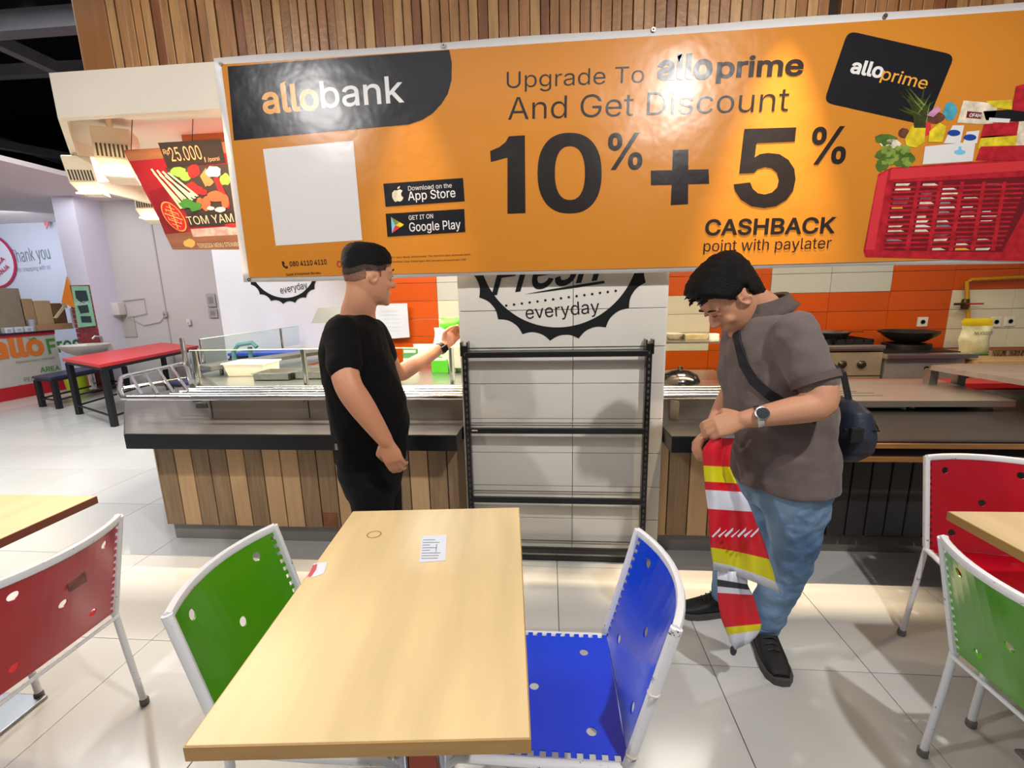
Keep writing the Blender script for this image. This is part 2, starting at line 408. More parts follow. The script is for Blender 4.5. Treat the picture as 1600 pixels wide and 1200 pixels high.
def bgrid(x0, x1, z0, z1, nx, nz, dy=0, thick=True):
    vv = []; ff = []
    for j in range(nz+1):
        for i in range(nx+1):
            x = x0+(x1-x0)*i/nx; z = z0+(z1-z0)*j/nz
            wv = .0003*math.sin(x*7+z*3)+.0002*math.sin(z*11-x*2.3)
            sag = 0
            if j == 0: sag = -.004*math.sin((x-XL)/4*PI*5)
            if j == nz: sag = .003*math.sin((x-XL)/4*PI*7)
            vv.append(Vector((x, BY+wv+dy, z+sag)))
    for j in range(nz):
        for i in range(nx): ff.append((j*(nx+1)+i, j*(nx+1)+i+1, (j+1)*(nx+1)+i+1, (j+1)*(nx+1)+i))
    return vv, ff
sheet = MB().add(*bgrid(XL, XR, ZB_, ZT, 80, 20)).build('vinyl_sheet', V['white'], ban, smooth=True)
bake(sheet, [('SOLIDIFY', dict(thickness=.0015, offset=1))])
MB().add(*bgrid(XL+.036, XR-.03, ZB_+.022, ZT-.03, 2, 2, -.0054)).build('orange_print', V['orange'], ban)
def prt(name, m_, polys, lv=1):
    for k_, pl in enumerate(polys):
        pts = [bp(*q)+Vector((0, -.0004*lv-.00002*k_, 0)) for q in pl]; MB().add(pts, [tuple(range(len(pts)))]).build(name, V[m_], ban)
prt('black_panel', 'black', [[(355.5, 104), (500, 92.5), (702, 78), (706, 98), (705.5, 125), (700, 146), (690, 162), (676, 177), (660, 187), (638, 194.5), (500, 207), (365.5, 219.5)]])
prt('white_square', 'white', [[(411, 233), (552, 220), (566, 375), (431, 384)]])
def bt(name, m_, items, lv=2):
    for it in items:
        mb = MB(); s, p0, p1, cp_ = it[:4]; kw = it[4] if len(it) > 4 else {}
        text_px(mb, s, p0, p1, cp_, bp, lift=.0004*lv, **kw); mb.build(name, V[m_], ban)
bt('bank_name_first_half', 'gold', [('allo', (412, 178.5), (500, 172), 44, dict(bold=.022))])
prt('accent_mark', 'gold', [[(438, 131), (447, 126), (441, 141)]], 2)
bt('bank_name_second_half', 'white', [('bank', (503, 169), (632, 160), 42, dict(bold=.008))])
prt('store_badge', 'black', [[(599, 287), (723.5, 278), (726, 314.5), (602.5, 323)], [(602.5, 334), (725.5, 326.5), (727, 362.5), (605.5, 370)]])
bt('store_badge_text', 'white', [('Download on the', (638, 298), (706, 293), 7), ('App Store', (638, 313.5), (712, 308), 14, dict(bold=.006)), ('GET IT ON', (639, 344), (677, 341), 7, dict(bold=.006)), ('Google Play', (640, 362), (720, 357.5), 14, dict(bold=.006))])
def ell(cx, cy, a, b, n=20, rot=0, t0=0, t1=2*PI): return [(cx+a*math.cos(t0+(t1-t0)*k/n)*math.cos(rot)-b*math.sin(t0+(t1-t0)*k/n)*math.sin(rot), cy+a*math.cos(t0+(t1-t0)*k/n)*math.sin(rot)+b*math.sin(t0+(t1-t0)*k/n)*math.cos(rot)) for k in range(n)]
prt('apple_mark', 'cream', [[(621, 297.5), (625, 295.8), (629, 298), (626.8, 302), (627.2, 306), (630.5, 309), (628, 313.5), (624.5, 315.2), (621.5, 314), (618, 315.6), (615, 313), (612.8, 308), (612.8, 301.5), (616, 297.5)], [(620.8, 295.8), (621.5, 292.5), (625, 290.5), (624.4, 294)]], 2)
prt('play_mark_blue', 'skyb', [[(611, 339), (617.5, 352), (612.5, 364.5)]], 2); prt('play_mark_green', 'leaf', [[(611, 339), (625, 347.5), (617.5, 352)]], 2)
prt('play_mark_yellow', 'yellow', [[(625, 347.5), (631.5, 351), (626, 355), (617.5, 352)]], 2); prt('play_mark_red', 'brightred', [[(617.5, 352), (626, 355), (612.5, 364.5)]], 2)
bt('contact_text', 'ink', [('080 4110 4110', (453, 416.5), (511, 413), 8, dict(bold=.014)), ('Syarat & Ketentuan Berlaku', (447, 431), (501, 428), 4), ('PT Allo Bank Indonesia Tbk berizin dan diawasi oleh', (612, 404), (735, 399), 3), ('Otoritas Jasa Keuangan dan peserta penjaminan LPS', (612, 410.5), (728, 407), 3)])
prt('phone_mark', 'ink', [[(440, 409), (443, 408), (445, 412), (443.5, 413.5), (446.5, 416.5), (449, 415.5), (450.5, 418), (447.5, 420), (442, 416)]], 2)
bt('regulator_logo', 'red', [('OJ', (527, 418), (541, 417), 10, dict(bold=.01))])
bt('headline_text', 'ink', [('Upgrade To', (792, 137.5), (1006, 128.5), 25, dict(bold=-.004)), ('allo', (1026, 126), (1112, 124), 41, dict(bold=.03)), ('prime', (1119, 122.5), (1254, 118), 33, dict(bold=.022)),
    ('And Get Discount', (794, 187), (1231, 173), 34.5, dict(bold=-.004)), ('CASHBACK', (1101, 368), (1304, 364.5), 25, dict(bold=.02)), ('point with paylater', (1099, 393), (1298, 388), 17)])
prt('accent_mark', 'ink', [[(1058, 88), (1066, 84), (1061, 97)]], 2)
bt('percent_sign', 'ink', [('%', (949, 266), (1003, 264), 57, dict(bold=.012)), ('%', (1265, 258), (1320, 255), 58, dict(bold=.012))])
prt('plus_sign', 'ink', [[(1017, 266.5), (1050.5, 265.8), (1051.5, 234.5), (1075.5, 233.5), (1075.3, 265.2), (1107, 264.5), (1108, 287), (1075.2, 288), (1075, 319), (1048, 320.5), (1049.5, 288.7), (1017, 289.5)]], 2)
prt('figure_one', 'ink', [[(795, 213), (820, 211.5), (821, 333), (793, 334), (793, 246), (767, 253), (766, 236), (780, 230), (790, 222)]], 2)
def sel(cx, cy, a, b, n=48, e=2.35):
    return [(cx+math.copysign(abs(math.cos(2*PI*k/n))**(2/e), math.cos(2*PI*k/n))*a, cy+math.copysign(abs(math.sin(2*PI*k/n))**(2/e), math.sin(2*PI*k/n))*b) for k in range(n)]
oo, ii = sel(890, 270.5, 50, 63), sel(890.5, 270.5, 23.5, 42)
mb = MB(); mb.add([bp(*q)+Vector((0, -.0008, 0)) for q in oo+ii], [(k, (k+1) % 48, 48+(k+1) % 48, 48+k) for k in range(48)]).build('figure_nought', V['ink'], ban)
prt('figure_five', 'ink', [[(1163, 201.5), (1244, 199), (1242, 221), (1182, 223.5), (1179, 246), (1187, 241), (1200, 239), (1218, 241), (1232, 250), (1241, 264), (1243, 280), (1239, 298), (1229, 312), (1213, 322), (1194, 325), (1174, 322), (1158, 312), (1149, 299), (1146, 288), (1172, 285), (1176, 295), (1184, 302), (1195, 304), (1206, 301), (1214, 293), (1217, 281), (1214, 270), (1206, 263), (1195, 261), (1184, 264), (1178, 270), (1155, 271)]], 2)
# bank card
def rquad(c, r=9):
    out = []
    for i in range(4):
        p = Vector(c[i]); a = (Vector(c[i-1])-p).normalized()*r; b = (Vector(c[(i+1) % 4])-p).normalized()*r
        for t in (0, .25, .5, .75, 1): out.append(tuple(p+a*(1-t)**2+b*t**2))
    return out
prt('card_print', 'black', [rquad([(1325, 48), (1492, 86), (1447, 196), (1287, 160)], 14)], 1)
bt('card_text_first_half', 'white', [('allo', (1327, 114), (1377, 123), 24, dict(bold=.028))], 2)
bt('card_text_second_half', 'gold', [('prime', (1375, 124), (1446, 140), 20, dict(bold=.006))], 2)
# printed grocery crate
prt('crate_print', 'red', [[(1372, 272), (1392, 262), (1575, 249), (1760, 240), (1760, 412), (1352, 402), (1349, 392)]], 1)
prt('crate_rim_print', 'brightred', [[(1392, 264), (1760, 242), (1760, 255), (1390, 281)], [(1372, 276), (1388, 266), (1382, 300), (1366, 390), (1352, 390)]], 2)
prt('crate_shadow_print', 'maroon', [[(1396, 285), (1640, 274), (1600, 330), (1565, 394), (1380, 391)]], 2)
cb = []; cw = []
R2 = random.Random(4)
for j in range(15):
    y = 287+j*7.2
    for i, x in enumerate((1398, 1440, 1472, 1508, 1540, 1572)):
        sh = -j*1.25
        if R2.random() < .62 and x+sh+28 < 1600-j*3: cw.append((R2.choice(('cream', 'cream', 'white', 'plum', 'grey', 'plum', 'gold')), [(x+sh+2, y), (x+sh+R2.uniform(14, 28), y-.5), (x+sh+R2.uniform(14, 28), y+3), (x+sh+1, y+3.4)]))
for cn in ('cream', 'white', 'plum', 'grey', 'gold'):
    pl = [q for c_, q in cw if c_ == cn]
    if pl: prt('grocery_in_crate_print', cn, pl, 3)
prt('crate_post_print', 'red', [[(x, 284), (x+6, 284), (x-12, 392), (x-19, 392)] for x in (1432, 1466, 1500, 1534, 1566)], 5)
prt('crate_bar_print', 'red', [[(1394-j*1.2, 292+j*7.2), (1604-j*3, 285.5+j*7.4), (1604-j*3, 288.5+j*7.4), (1394-j*1.2, 295.2+j*7.2)] for j in range(14)], 4)
0 and prt('crate_bar_print', 'red', [[(1394-j*1.2, 292+j*7.2), (1604-j*3, 285.5+j*7.4), (1604-j*3, 288.5+j*7.4), (1394-j*1.2, 295.2+j*7.2)] for j in range(14)], 4)
G = R2
def blob(cx, cy, a, b, n=14, jt=.25): return [(cx+a*(1+G.uniform(-jt, jt))*math.cos(2*PI*k/n), cy+b*(1+G.uniform(-jt, jt))*math.sin(2*PI*k/n)) for k in range(n)]
prt('vegetable_print', 'green', [blob(1384, 218, 16, 9), blob(1392, 245, 22, 14), blob(1378, 258, 11, 10), blob(1412, 250, 16, 12)], 3)
prt('lettuce_print', 'leaf', [blob(1398+G.uniform(-22, 22), 242+G.uniform(-13, 16), 5, 4, 8, .4) for _ in range(22)], 4)
prt('onion_print', 'cream', [blob(1391, 225, 16, 8, jt=.08)], 3)
sp = []
for k in range(26):
    a = PI*(.12+.76*R2.random()); l = R2.uniform(22, 58); cx = 1437+R2.uniform(-10, 10); cy = 195-R2.uniform(0, 30)
    dx, dy = math.cos(a), -math.sin(a); sp.append([(cx-dy*2.5, cy+dx*2.5), (cx+dx*l, cy+dy*l*.8), (cx+dy*2.5, cy-dx*2.5)])
prt('pineapple_leaf_print', 'darkleaf', sp+[[(1425, 165), (1448, 165), (1446, 200), (1428, 200)]], 3)
prt('pineapple_tip_print', 'leaf', [[(q[0][0]+1, q[0][1]), q[1], (q[0][0]+2.4, q[0][1])] for q in sp[::2]], 4)
prt('banana_print', 'yellow', [[(1413, 218), (1424, 198), (1437, 190), (1446, 200), (1444, 222), (1430, 231), (1416, 228)], [(1452, 205), (1468, 192), (1478, 198), (1472, 222), (1450, 222)]], 4)
prt('fruit_print', 'brown', [blob(1412, 208, 9, 8, jt=.05), blob(1460, 184, 16, 9, jt=.1)], 3); prt('apple_print', 'brightred', [blob(1446, 200, 9, 12, jt=.05)], 3)
prt('pink_pack_print', 'pink', [[(1447, 180), (1464, 165), (1470, 172), (1458, 183)]], 4); prt('teal_pack_print', 'teal', [blob(1484, 174, 11, 14, jt=.1)], 3)
prt('box_print', 'white', [[(1445, 229), (1524, 221), (1519, 252), (1441, 257)], [(1488, 196), (1506, 196), (1500, 224), (1474, 224)], [(1510, 206), (1530, 204), (1526, 224), (1504, 224)]], 4)
prt('carton_print', 'cream', [[(1505, 157), (1560, 162), (1550, 195), (1495, 192)], [(1590, 190), (1640, 188), (1640, 232), (1586, 230)]], 3)
prt('blue_label_print', 'blue', [ell(1490, 208, 10, 5), ell(1515, 215, 10, 5)], 5); prt('drop_print', 'skyb', [ell(1499, 238, 9, 4), [(1497, 229), (1502, 229), (1501, 236), (1497, 236)]], 5)
prt('red_box_print', 'red', [[(1537, 194), (1592, 190), (1588, 212), (1531, 216)], [(1532, 229), (1640, 226), (1640, 250), (1524, 251)], [(1587, 135), (1640, 120), (1640, 180), (1580, 172)]], 4)
prt('noodle_box_print', 'yellow', [[(1533, 214), (1590, 208), (1586, 231), (1527, 232)], [(1540, 158), (1580, 156), (1582, 172), (1552, 168)]], 4)
prt('dark_pack_print', 'black', [[(1536, 174), (1600, 170), (1640, 176), (1640, 192), (1540, 188)]], 3); prt('pale_pack_print', 'white', [[(1545, 184), (1578, 186), (1576, 192), (1544, 191)]], 5)
prt('label_red_print', 'maroon', [[(1511, 174), (1534, 176), (1532, 186), (1509, 184)]], 5)
bt('pack_text', 'white', [('OFAH', (1513, 183), (1531, 184), 6, dict(bold=.02))], 7)
for px in ((693, 71), (1021, 46), (1383, 25), (345, 100), (389.5, 437)):
    p = atY(*px, BY-.006); MB().lathe([(.004, 0), (.009, 0), (.009, .003), (.004, .003)], 14, cap=False, M=Matrix.Translation(p) @ Matrix.Rotation(PI/2, 4, 'X')).build('eyelet', mat('brass', '#9a9183', .3, metal=1), ban)
base()
# sticker on the pillar
bk = mat('black_sticker', '#19191b', .3)
def badge(name, c, Rr, y, label, n=20, txt=None):
    t = thing(name, label, 'sticker', (0, 0, 0)); mb = MB(); N = n*12; vv = []; ff = []
    for k in range(N):
        th_ = 2*PI*k/N+.09; ph = (k % 12)/12
        s_ = abs(math.sin(PI*k/12)); ro = Rr*(.935+.065*(1-s_)**1.3*1.0)
        for r in (ro, Rr*.85): vv.append(Vector((c[0]+r*math.sin(th_), y, c[1]+r*math.cos(th_))))
    for k in range(N): ff.append((2*k, 2*((k+1) % N), 2*((k+1) % N)+1, 2*k+1))
    mb.add(vv, ff); mb.build('scalloped_ring', bk, t)
    mb = MB()
    for it in txt: text_px(mb, it[0], it[1], it[2], it[3], lambda a, b: atY(a, b, y), lift=.0005, **(it[4] if len(it) > 4 else {}))
    mb.build('lettering', bk, t); return t
PY = 2.2985
t = badge('round_sticker', (.045, 1.655), .462, PY, 'large round black scalloped sticker reading everyday on the tiled pillar', txt=[('everyday', (822, 498.5), (937, 488.5), 20), ('Fresh', (768, 462), (948, 436), 62, dict(shear=.5, bold=.012, spacing=.95))])
mb = MB()
for k in range(15):
    x = 791+(962-791)*k/14; yy = 477.5+(454.5-477.5)*k/14
    c = atY(x, yy, PY-.0005); mb.add([c+Vector((.0062*math.cos(a*PI/6), 0, .0062*math.sin(a*PI/6))) for a in range(12)], [tuple(range(12))])
mb.add([atY(*q, PY-.0005) for q in ((819, 460), (860, 452), (900, 445.5), (944, 438.5), (945, 442.5), (900, 449.5), (860, 455))], [tuple(range(7))])
mb.build('dotted_line', bk, t)
badge('round_sticker', (-3.40, 1.90), .53, 5.695, 'small looking round sticker reading everyday on the far white wall', txt=[('everyday', (439, 459), (481, 450), 11)])
base()
# ------------------------------------------------------------ menu sign
y1 = 2.6; y2 = 2.86; A = atY(193, 235, y1); B = atY(270, 390, y2)
nrm = None
TLc = Vector((-2.42, y1, A.z)); BLc = Vector((-2.42, y2, B.z)); TRc = TLc+Vector((1.05, 0, 0)); BRc = BLc+Vector((1.05, 0, 0))
nrm = (TRc-TLc).cross(BLc-TLc).normalized(); nrm = nrm if nrm.y < 0 else -nrm
def sgn(x, y, lift=0):
    d = ray(x, y); t = (TLc-CAM).dot(nrm)/d.dot(nrm); return CAM+d*t+nrm*lift
sg = thing('menu_sign', 'tilted red hot soup menu sign with vegetables hanging left of the banner', 'sign')
sred = mat('sign_red', '#8e1e28', .3, var=.12, scale=3)
MB().poly([TLc, TRc, BRc, BLc], -nrm*.02).build('sign_board', sred, sg)
def sp_(name, col, polys, lv=1, **k):
    for q_, pl in enumerate(polys): MB().add([sgn(*q, lift=.0008*lv+.00012*q_) for q in pl], [tuple(range(len(pl)))]).build(name, mat('sg_'+col, col, .35, **k), sg)
sp_('wood_band', '#8a5a42', [[(193, 236), (380, 219), (384, 236), (203, 252)], [(258, 366), (385, 355), (388, 390), (270, 390)]], 1, var=.25, scale=4, stretch=(1, 6, 6))
sp_('dark_glow', '#7c1420', [[(232, 300), (260, 290), (268, 330), (280, 366), (258, 366)]], 1, var=.2)
sp_('price_board', '#2e2724', [[(247, 223), (345, 217), (353, 254), (262, 262)]], 3)
mb = MB()
for s, p0, p1, c_ in (('Rp', (257, 241), (267, 240), 8), ('25.000,', (270, 252), (322, 248), 22), ('/porsi', (326, 252), (345, 250), 6)): text_px(mb, s, p0, p1, c_, sgn, n=nrm, lift=.004, shear=.2)
mb.build('price_text', mat('chalk_orange', '#d39a76', .6), sg)
rs = random.Random(3)
def sblob(cx, cy, a, b, n=12, jt=.15): return [(cx+a*(1+rs.uniform(-jt, jt))*math.cos(2*PI*k/n), cy+b*(1+rs.uniform(-jt, jt))*math.sin(2*PI*k/n)) for k in range(n)]
sp_('food_backdrop', '#3d3330', [[(258, 262), (356, 256), (372, 332), (292, 336)]], 1)
sp_('lime_leaf', '#7fa84a', [sblob(279, 268, 12, 8), sblob(290, 275, 9, 7), sblob(352, 280, 8, 9)], 2)
sp_('chilli', '#ac2a2b', [sblob(303, 267, 10, 11), sblob(300, 292, 9, 8), sblob(310, 297, 8, 7), [(334, 278), (341, 276), (360, 318), (358, 326), (350, 322)], sblob(318, 300, 6, 5), sblob(365, 352, 14, 3)], 3)
sp_('prawn', '#c4603f', [sblob(338, 307, 13, 9), sblob(322, 318, 8, 11), sblob(352, 315, 6, 12), sblob(312, 318, 5, 10)], 4)
sp_('tofu', '#b97a4c', [[(322, 262), (330, 280), (322, 292), (313, 275)], sblob(327, 284, 7, 6)], 4)
sp_('pale_root', '#ddd3c4', [sblob(334, 268, 12, 9), sblob(300, 304, 6, 4), sblob(345, 327, 9, 4), sblob(330, 325, 6, 3)], 5)
sp_('lemongrass', '#cfd3a8', [[(236+k*4.4, 264+k*1.0+(k % 2)*6), (238.6+k*4.4, 263+k*1.0+(k % 2)*6), (286+k*4.2, 325-k*3.2), (282.5+k*4.2, 326-k*3.2)] for k in range(7)], 6)
sp_('herb_bunch', '#3f7a34', [sblob(292, 318, 12, 8, jt=.3), sblob(306, 322, 10, 8, jt=.3)], 7)
sp_('name_board', '#322a24', [[(292, 334), (384, 329), (388, 350), (296, 354)]], 3)
mb = MB(); text_px(mb, 'TOM YAM', (297, 351), (368, 346), 13, sgn, n=nrm, lift=.004, shear=.15); text_px(mb, 'TERSEDIA MENU STEAMBOAT', (311, 387), (383, 384), 6.5, sgn, n=nrm, lift=.003); 
mb.build('sign_lettering', mat('chalk', '#cfc4a4', .6), sg)
sp_('plate_strip', '#d8a7a0', [[(298, 358), (382, 352), (384, 366), (302, 370)]], 2, var=.4, scale=30)
sp_('gold_flower', '#c9a45a', [sblob(296, 380, 9, 7, jt=.2)], 3)
ec = (272, 338)
def el(a, b, w_=0): return [(ec[0]+a*math.cos(t*PI/12)*.94+b*math.sin(t*PI/12)*.35, ec[1]-a*math.cos(t*PI/12)*-.34+b*math.sin(t*PI/12)*.94) for t in range(24)]
sp_('emblem_rim', '#e89a4a', [el(19.5, 24)], 4); sp_('emblem_disc', '#b81e28', [el(17.5, 22)], 5)
def eq(u0, v0, u1, v1):
    f_ = lambda u, v: (ec[0]+u*.94+v*.35, ec[1]+u*.34+v*.94); return [f_(u0, v0), f_(u1, v0), f_(u1, v1), f_(u0, v1)]
sp_('emblem_strokes', '#eba55a', [eq(-1, -20, 1, 20), eq(-15, -1, 15, 1), eq(-11, -9, 11, -7.4), eq(-11, 7.4, 11, 9), eq(-11, -9, -9.6, -4), eq(9.6, -9, 11, -4), eq(-11, 4, -9.6, 9), eq(9.6, 4, 11, 9), eq(-7, -15, 7, -13.6), eq(-7, 13.6, 7, 15), eq(-6, -5, -1, -3.8), eq(1, 3.8, 6, 5), eq(-6, 3.8, -1, 5), eq(1, -5, 6, -3.8)], 6)
for q in ((205, 236), (300, 228)):
    p = sgn(*q); MB().tube([p, p+Vector((0, .05, 2.49-p.z))], .002, 6).build('hanging_wire', blackm, sg)
# ------------------------------------------------------------ track spotlights
lampw = mat('lamp_white', '#e9dcc4', .45); glow = mat('lamp_lens', '#fff1d8', emit=6)
def spotlamp(c, label, rz=0, tilt=0, s=1):
    t = thing('track_spotlight', label, 'spotlight', c, 'white spotlights under the stall ceiling', rz); base()
    t.rotation_euler = (tilt, 0, rz); t.scale = (s, s, s)
    MB().tube([(0, 0, 0), (0, 0, (2.49-c[2])/s)], .012, 8).build('stem', lampw, t)
    MB().bbox((-.075, -.02, -.14), (.075, .12, 0), .008).build('gear_box', lampw, t)
    fm = MB()
    for k in range(8): fm.box((-.06+k*.016, -.024, -.13), (-.053+k*.016, -.02, -.075))
    fm.build('vent_fins', mat('fin_dark', '#4a4238', .6), t)
    MB().poly([(-.07, -.03, -.14), (.07, -.03, -.14), (.06, .03, -.21), (-.06, .03, -.21)], (0, .06, -.02)).build('lamp_head', lampw, t)
    MB().box((-.05, -.035, -.205), (.05, .04, -.196)).build('lens', glow, t)
    return t
p = atY(120, 243, 2.75); spotlamp(p, 'small louvred white spotlight at the left end of the stall ceiling', .3, .25, 1.05)
p = atY(172, 200, 2.68); spotlamp(p, 'large boxy white spotlight between the louvred one and the red menu sign', .5, 0, 1.25)
p = atY(228, 306, 3.6); spotlamp(p+Vector((0, 0, .05)), 'distant white spotlight glowing behind the red menu sign', .2, 0, 1.1)
base()
# ============================================================ COUNTERS
steel = mat('brushed_steel', '#8d8986', .30, metal=1, var=.12, scale=3, stretch=(1, 14, 14), bump=.03, bscale=30, bstretch=(1, 20, 20))
steelb = mat('bright_steel', '#cfccc6', .3, metal=1, var=.06, scale=3)
steeld = mat('dull_steel', '#8f8985', .38, metal=.9, var=.15, scale=2, stretch=(1, 8, 8))
tubem = mat('tube_steel', '#d4d2d0', .16, metal=1)
bandm = mat('black_laminate', '#151618', .28, var=.1)
plinthm = mat('plinth_grey', '#8b8883', .5, var=.1, scale=4, stretch=(1, 1, 4))
woodA = mat('plank_dark', '#93785a', .5, var=.22, scale=4, stretch=(14, 14, 1.2), bump=.05)
woodB = mat('plank_light', '#c6a177', .5, var=.08, scale=4, stretch=(10, 10, 1))
blackplank = mat('plank_black', '#29292b', .5, var=.12, scale=3)
glass = mat('guard_glass', '#e6f0ea', .03, trans=1, ior=1.12, spec=.3)
joint = mat('joint_black', '#0c0908', .8)
PH0, PH1 = .11, .59
def prism(mb, pts, z0, z1): return mb.poly([(x, y, z0) for x, y in pts], (0, 0, z1-z0))
lc = thing('serving_counter', 'L-shaped steel serving counter with light and dark wood planks, left of the pillar', 'counter')
XP = -.47
prism(MB(), [(XP, 2.37), (-2.30, 2.37), (-3.0, 3.07), (-3.0, 5.0), (-2.2, 5.0), (-2.2, 3.6), (XP, 3.6)], 0, .11).build('plinth', plinthm, lc)
prism(MB(), [(XP, 2.35), (-2.285, 2.35), (-2.98, 3.045), (-2.98, 5.0), (-2.2, 5.0), (-2.2, 3.6), (XP, 3.6)], .11, .66).build('carcass', joint, lc)
pat = 'DLDDLDLLDDLDDDLDDDLDD'
xw = (2.29-.455)/17.0
for k in range(17):
    xa = -2.295+k*xw; m_ = woodA if pat[k] == 'D' else woodB
    p_ = MB().bbox((xa, 2.334, .112), (xa+xw-.006, 2.349, .655), .002).build('plank', m_, lc)
MB().box((-1.32, 2.331, .118), (-1.235, 2.334, .205)).build('peeled_patch', mat('peeled', '#8c5a3c', .7, var=.25, scale=20), lc)
u = Vector((-.7071, .7071, 0))
for k in range(9):   # planks round the cut corner
    M = Matrix.Translation((-2.292, 2.34, 0)) @ Matrix.Rotation(math.radians(135), 4, 'Z')
    MB().box((k*xw, -.001, .112), (k*xw+xw-.006, .014, .655), M).build('plank', woodB if k % 2 else woodA, lc)
prism(MB(), [(XP, 2.15), (-2.285, 2.15), (-3.035, 2.905), (-3.035, 5.0), (-2.9, 5.0), (-2.9, 2.95), (-2.26, 2.30), (XP, 2.30)], .655, .735).build('black_band', bandm, lc)
prism(MB(), [(XP, 2.155), (-2.28, 2.155), (-3.03, 2.905), (-3.03, 5.0), (-2.2, 5.0), (-2.2, 3.6), (XP, 3.6)], .731, .739).build('steel_ledge', steel, lc)
prism(MB(), [(XP, 2.48), (-2.04, 2.48), (-2.70, 3.14), (-2.70, 5.0), (-2.2, 5.0), (-2.2, 3.6), (XP, 3.6)], .739, .845).build('back_panel', steeld, lc)
for xs in (-2.03, -1.42, -.9): MB().box((xs, 2.476, .74), (xs+.004, 2.4805, .845)).build('panel_seam', joint, lc)
prism(MB(), [(XP, 2.74), (-2.15, 2.74), (-2.74, 3.30), (-2.74, 5.0), (-2.1, 5.0), (-2.1, 3.7), (XP, 3.7)], .845, .868).build('worktop', steelb, lc)
for k, yv in enumerate((2.425, 2.505, 2.58, 2.65, 2.715)):
    MB().tube([(-2.3 if k else -2.5, yv, .875), (XP, yv, .875)], .017 if k == 0 else .011, 10).build('tray_rail', tubem, lc, smooth=True)
for xs in (-2.1, -1.45, -.75): MB().box((xs, 2.43, .845), (xs+.03, 2.74, .862)).build('rail_bracket', steel, lc)
MB().box((-2.12, 2.47, .80), (-2.05, 2.48, .83)).build('bolt_plate', steel, lc)
z_ = .875
MB().tube([atZ(300, 621.5, z_), atZ(192, 621, z_), atZ(187, 612, z_), atZ(188, 592, z_), atZ(194, 588, z_), atZ(285, 568, z_), atZ(292, 575, z_), atZ(300, 603, z_)], .016, 10).build('corner_rail', tubem, lc, smooth=True)
for a, b in (((205, 588), (222, 618)), ((226, 584), (247, 617)), ((248, 579), (272, 615)), ((268, 574), (295, 613))): MB().tube([atZ(*a, z_), atZ(*b, z_)], .012, 8).build('corner_slat', tubem, lc, smooth=True)
MB().tube([atZ(192, 606, z_), atZ(290, 590, z_)], .009, 8).build('corner_slat', tubem, lc, smooth=True)
# glass sneeze guard
sgd = thing('sneeze_guard', 'clear glass sneeze guard on steel posts along the left serving counter', 'glass guard')
YG = 2.80; zt_ = atY(430, 546, YG).z
def post(a, b, r=.013, name='post', par=None): return MB().tube([a, b], r, 10).build(name, tubem, par or sgd, smooth=True)
for px in (312, 479): a = atY(px, 600, YG); post(Vector((a.x, YG, .868)), Vector((a.x, YG, zt_)), .016)
post(Vector((-.62, YG, .868)), Vector((-.62, YG, zt_)), .016)
x0 = atY(308, 600, YG).x
def pane(a, b, z0, z1, th, par, name='glass_pane'):
    a = Vector(a); b = Vector(b); n = (b-a).cross(Vector((0, 0, 1))).normalized()*th
    return MB().poly([a+Vector((0, 0, z0)), b+Vector((0, 0, z0)), b+Vector((0, 0, z1)), a+Vector((0, 0, z1))], n).build(name, glass, par)
pane((x0, YG-.02, 0), (-.5, YG-.02, 0), .875, zt_, .006, sgd)
MB().box((x0, YG-.024, zt_), (-.5, YG-.015, zt_+.005)).build('glass_edge', mat('glass_edge', '#d5e6d8', .15, spec=.6), sgd)
ps = [atZ(284, 528, 1.12), atZ(313, 530, 1.10), atZ(438, 513, 1.10)]
for k, p in enumerate(ps):
    q = Vector((p.x-.0, p.y, .868)); q = Vector((p.x, p.y, .868)); post(q, p, .02 if k == 0 else .014)
pane((ps[1].x, ps[1].y, 0), (ps[2].x, ps[2].y, 0), .875, 1.10, .006, sgd)
d_ = (ps[2]-ps[1])*.35; pane((ps[2].x, ps[2].y, 0), tuple((ps[2]+d_*.9).xy)+(0,), .875, 1.10, .006, sgd)
MB().tube([ps[1], ps[2], ps[2]+d_*.9], .004, 6).build('glass_edge', MATS['glass_edge'], sgd)
# food pans and glass shelf edge
def pan(c, w_, d, h, label):
    t = thing('food_pan', label, 'food pan', c, 'steel pans on the left serving counter'); base()
    mb = MB(); r = .012
    mb.box((-w_/2-r, -d/2-r, h-.004), (w_/2+r, -d/2, h)).box((-w_/2-r, d/2, h-.004), (w_/2+r, d/2+r, h)).box((-w_/2-r, -d/2, h-.004), (-w_/2, d/2, h)).box((w_/2, -d/2, h-.004), (w_/2+r, d/2, h)); mb.build('rim', tubem, t)
    mb = MB().box((-w_/2, -d/2, 0), (w_/2, d/2, .003)).box((-w_/2, -d/2, 0), (-w_/2+.003, d/2, h)).box((w_/2-.003, -d/2, 0), (w_/2, d/2, h)).box((-w_/2, -d/2, 0), (w_/2, -d/2+.003, h)).box((-w_/2, d/2-.003, 0), (w_/2, d/2, h)); mb.build('tray', steelb, t); return t
for k, (px, py) in enumerate(((437, 590), (500, 588), (520, 580))):
    c = atZ(px, py, .87); pan(c, .26, .2, .05, ['shallow steel food pan nearest the glass post', 'steel food pan just left of the man in black', 'steel food pan behind the man in black'][k])
c = atZ(398, 584, .87); t = thing('plastic_tub', 'pale translucent plastic tub behind the sneeze guard', 'tub', c); base()
MB().poly([(-.14, -.1, 0), (.14, -.1, 0), (.16, -.12, .09), (-.16, -.12, .09)], (0, .2, 0)).build('tub_body', mat('pale_plastic', '#e6dfd0', .4), t)
MB().bbox((-.17, -.13, .09), (.17, .1, .1), .003).build('lid', mat('pale_lid', '#efe9dc', .4), t)
base()
ws = thing('work_shelf', 'long steel shelf edge crossing behind the sneeze guard', 'shelf', (0, 0, 0))
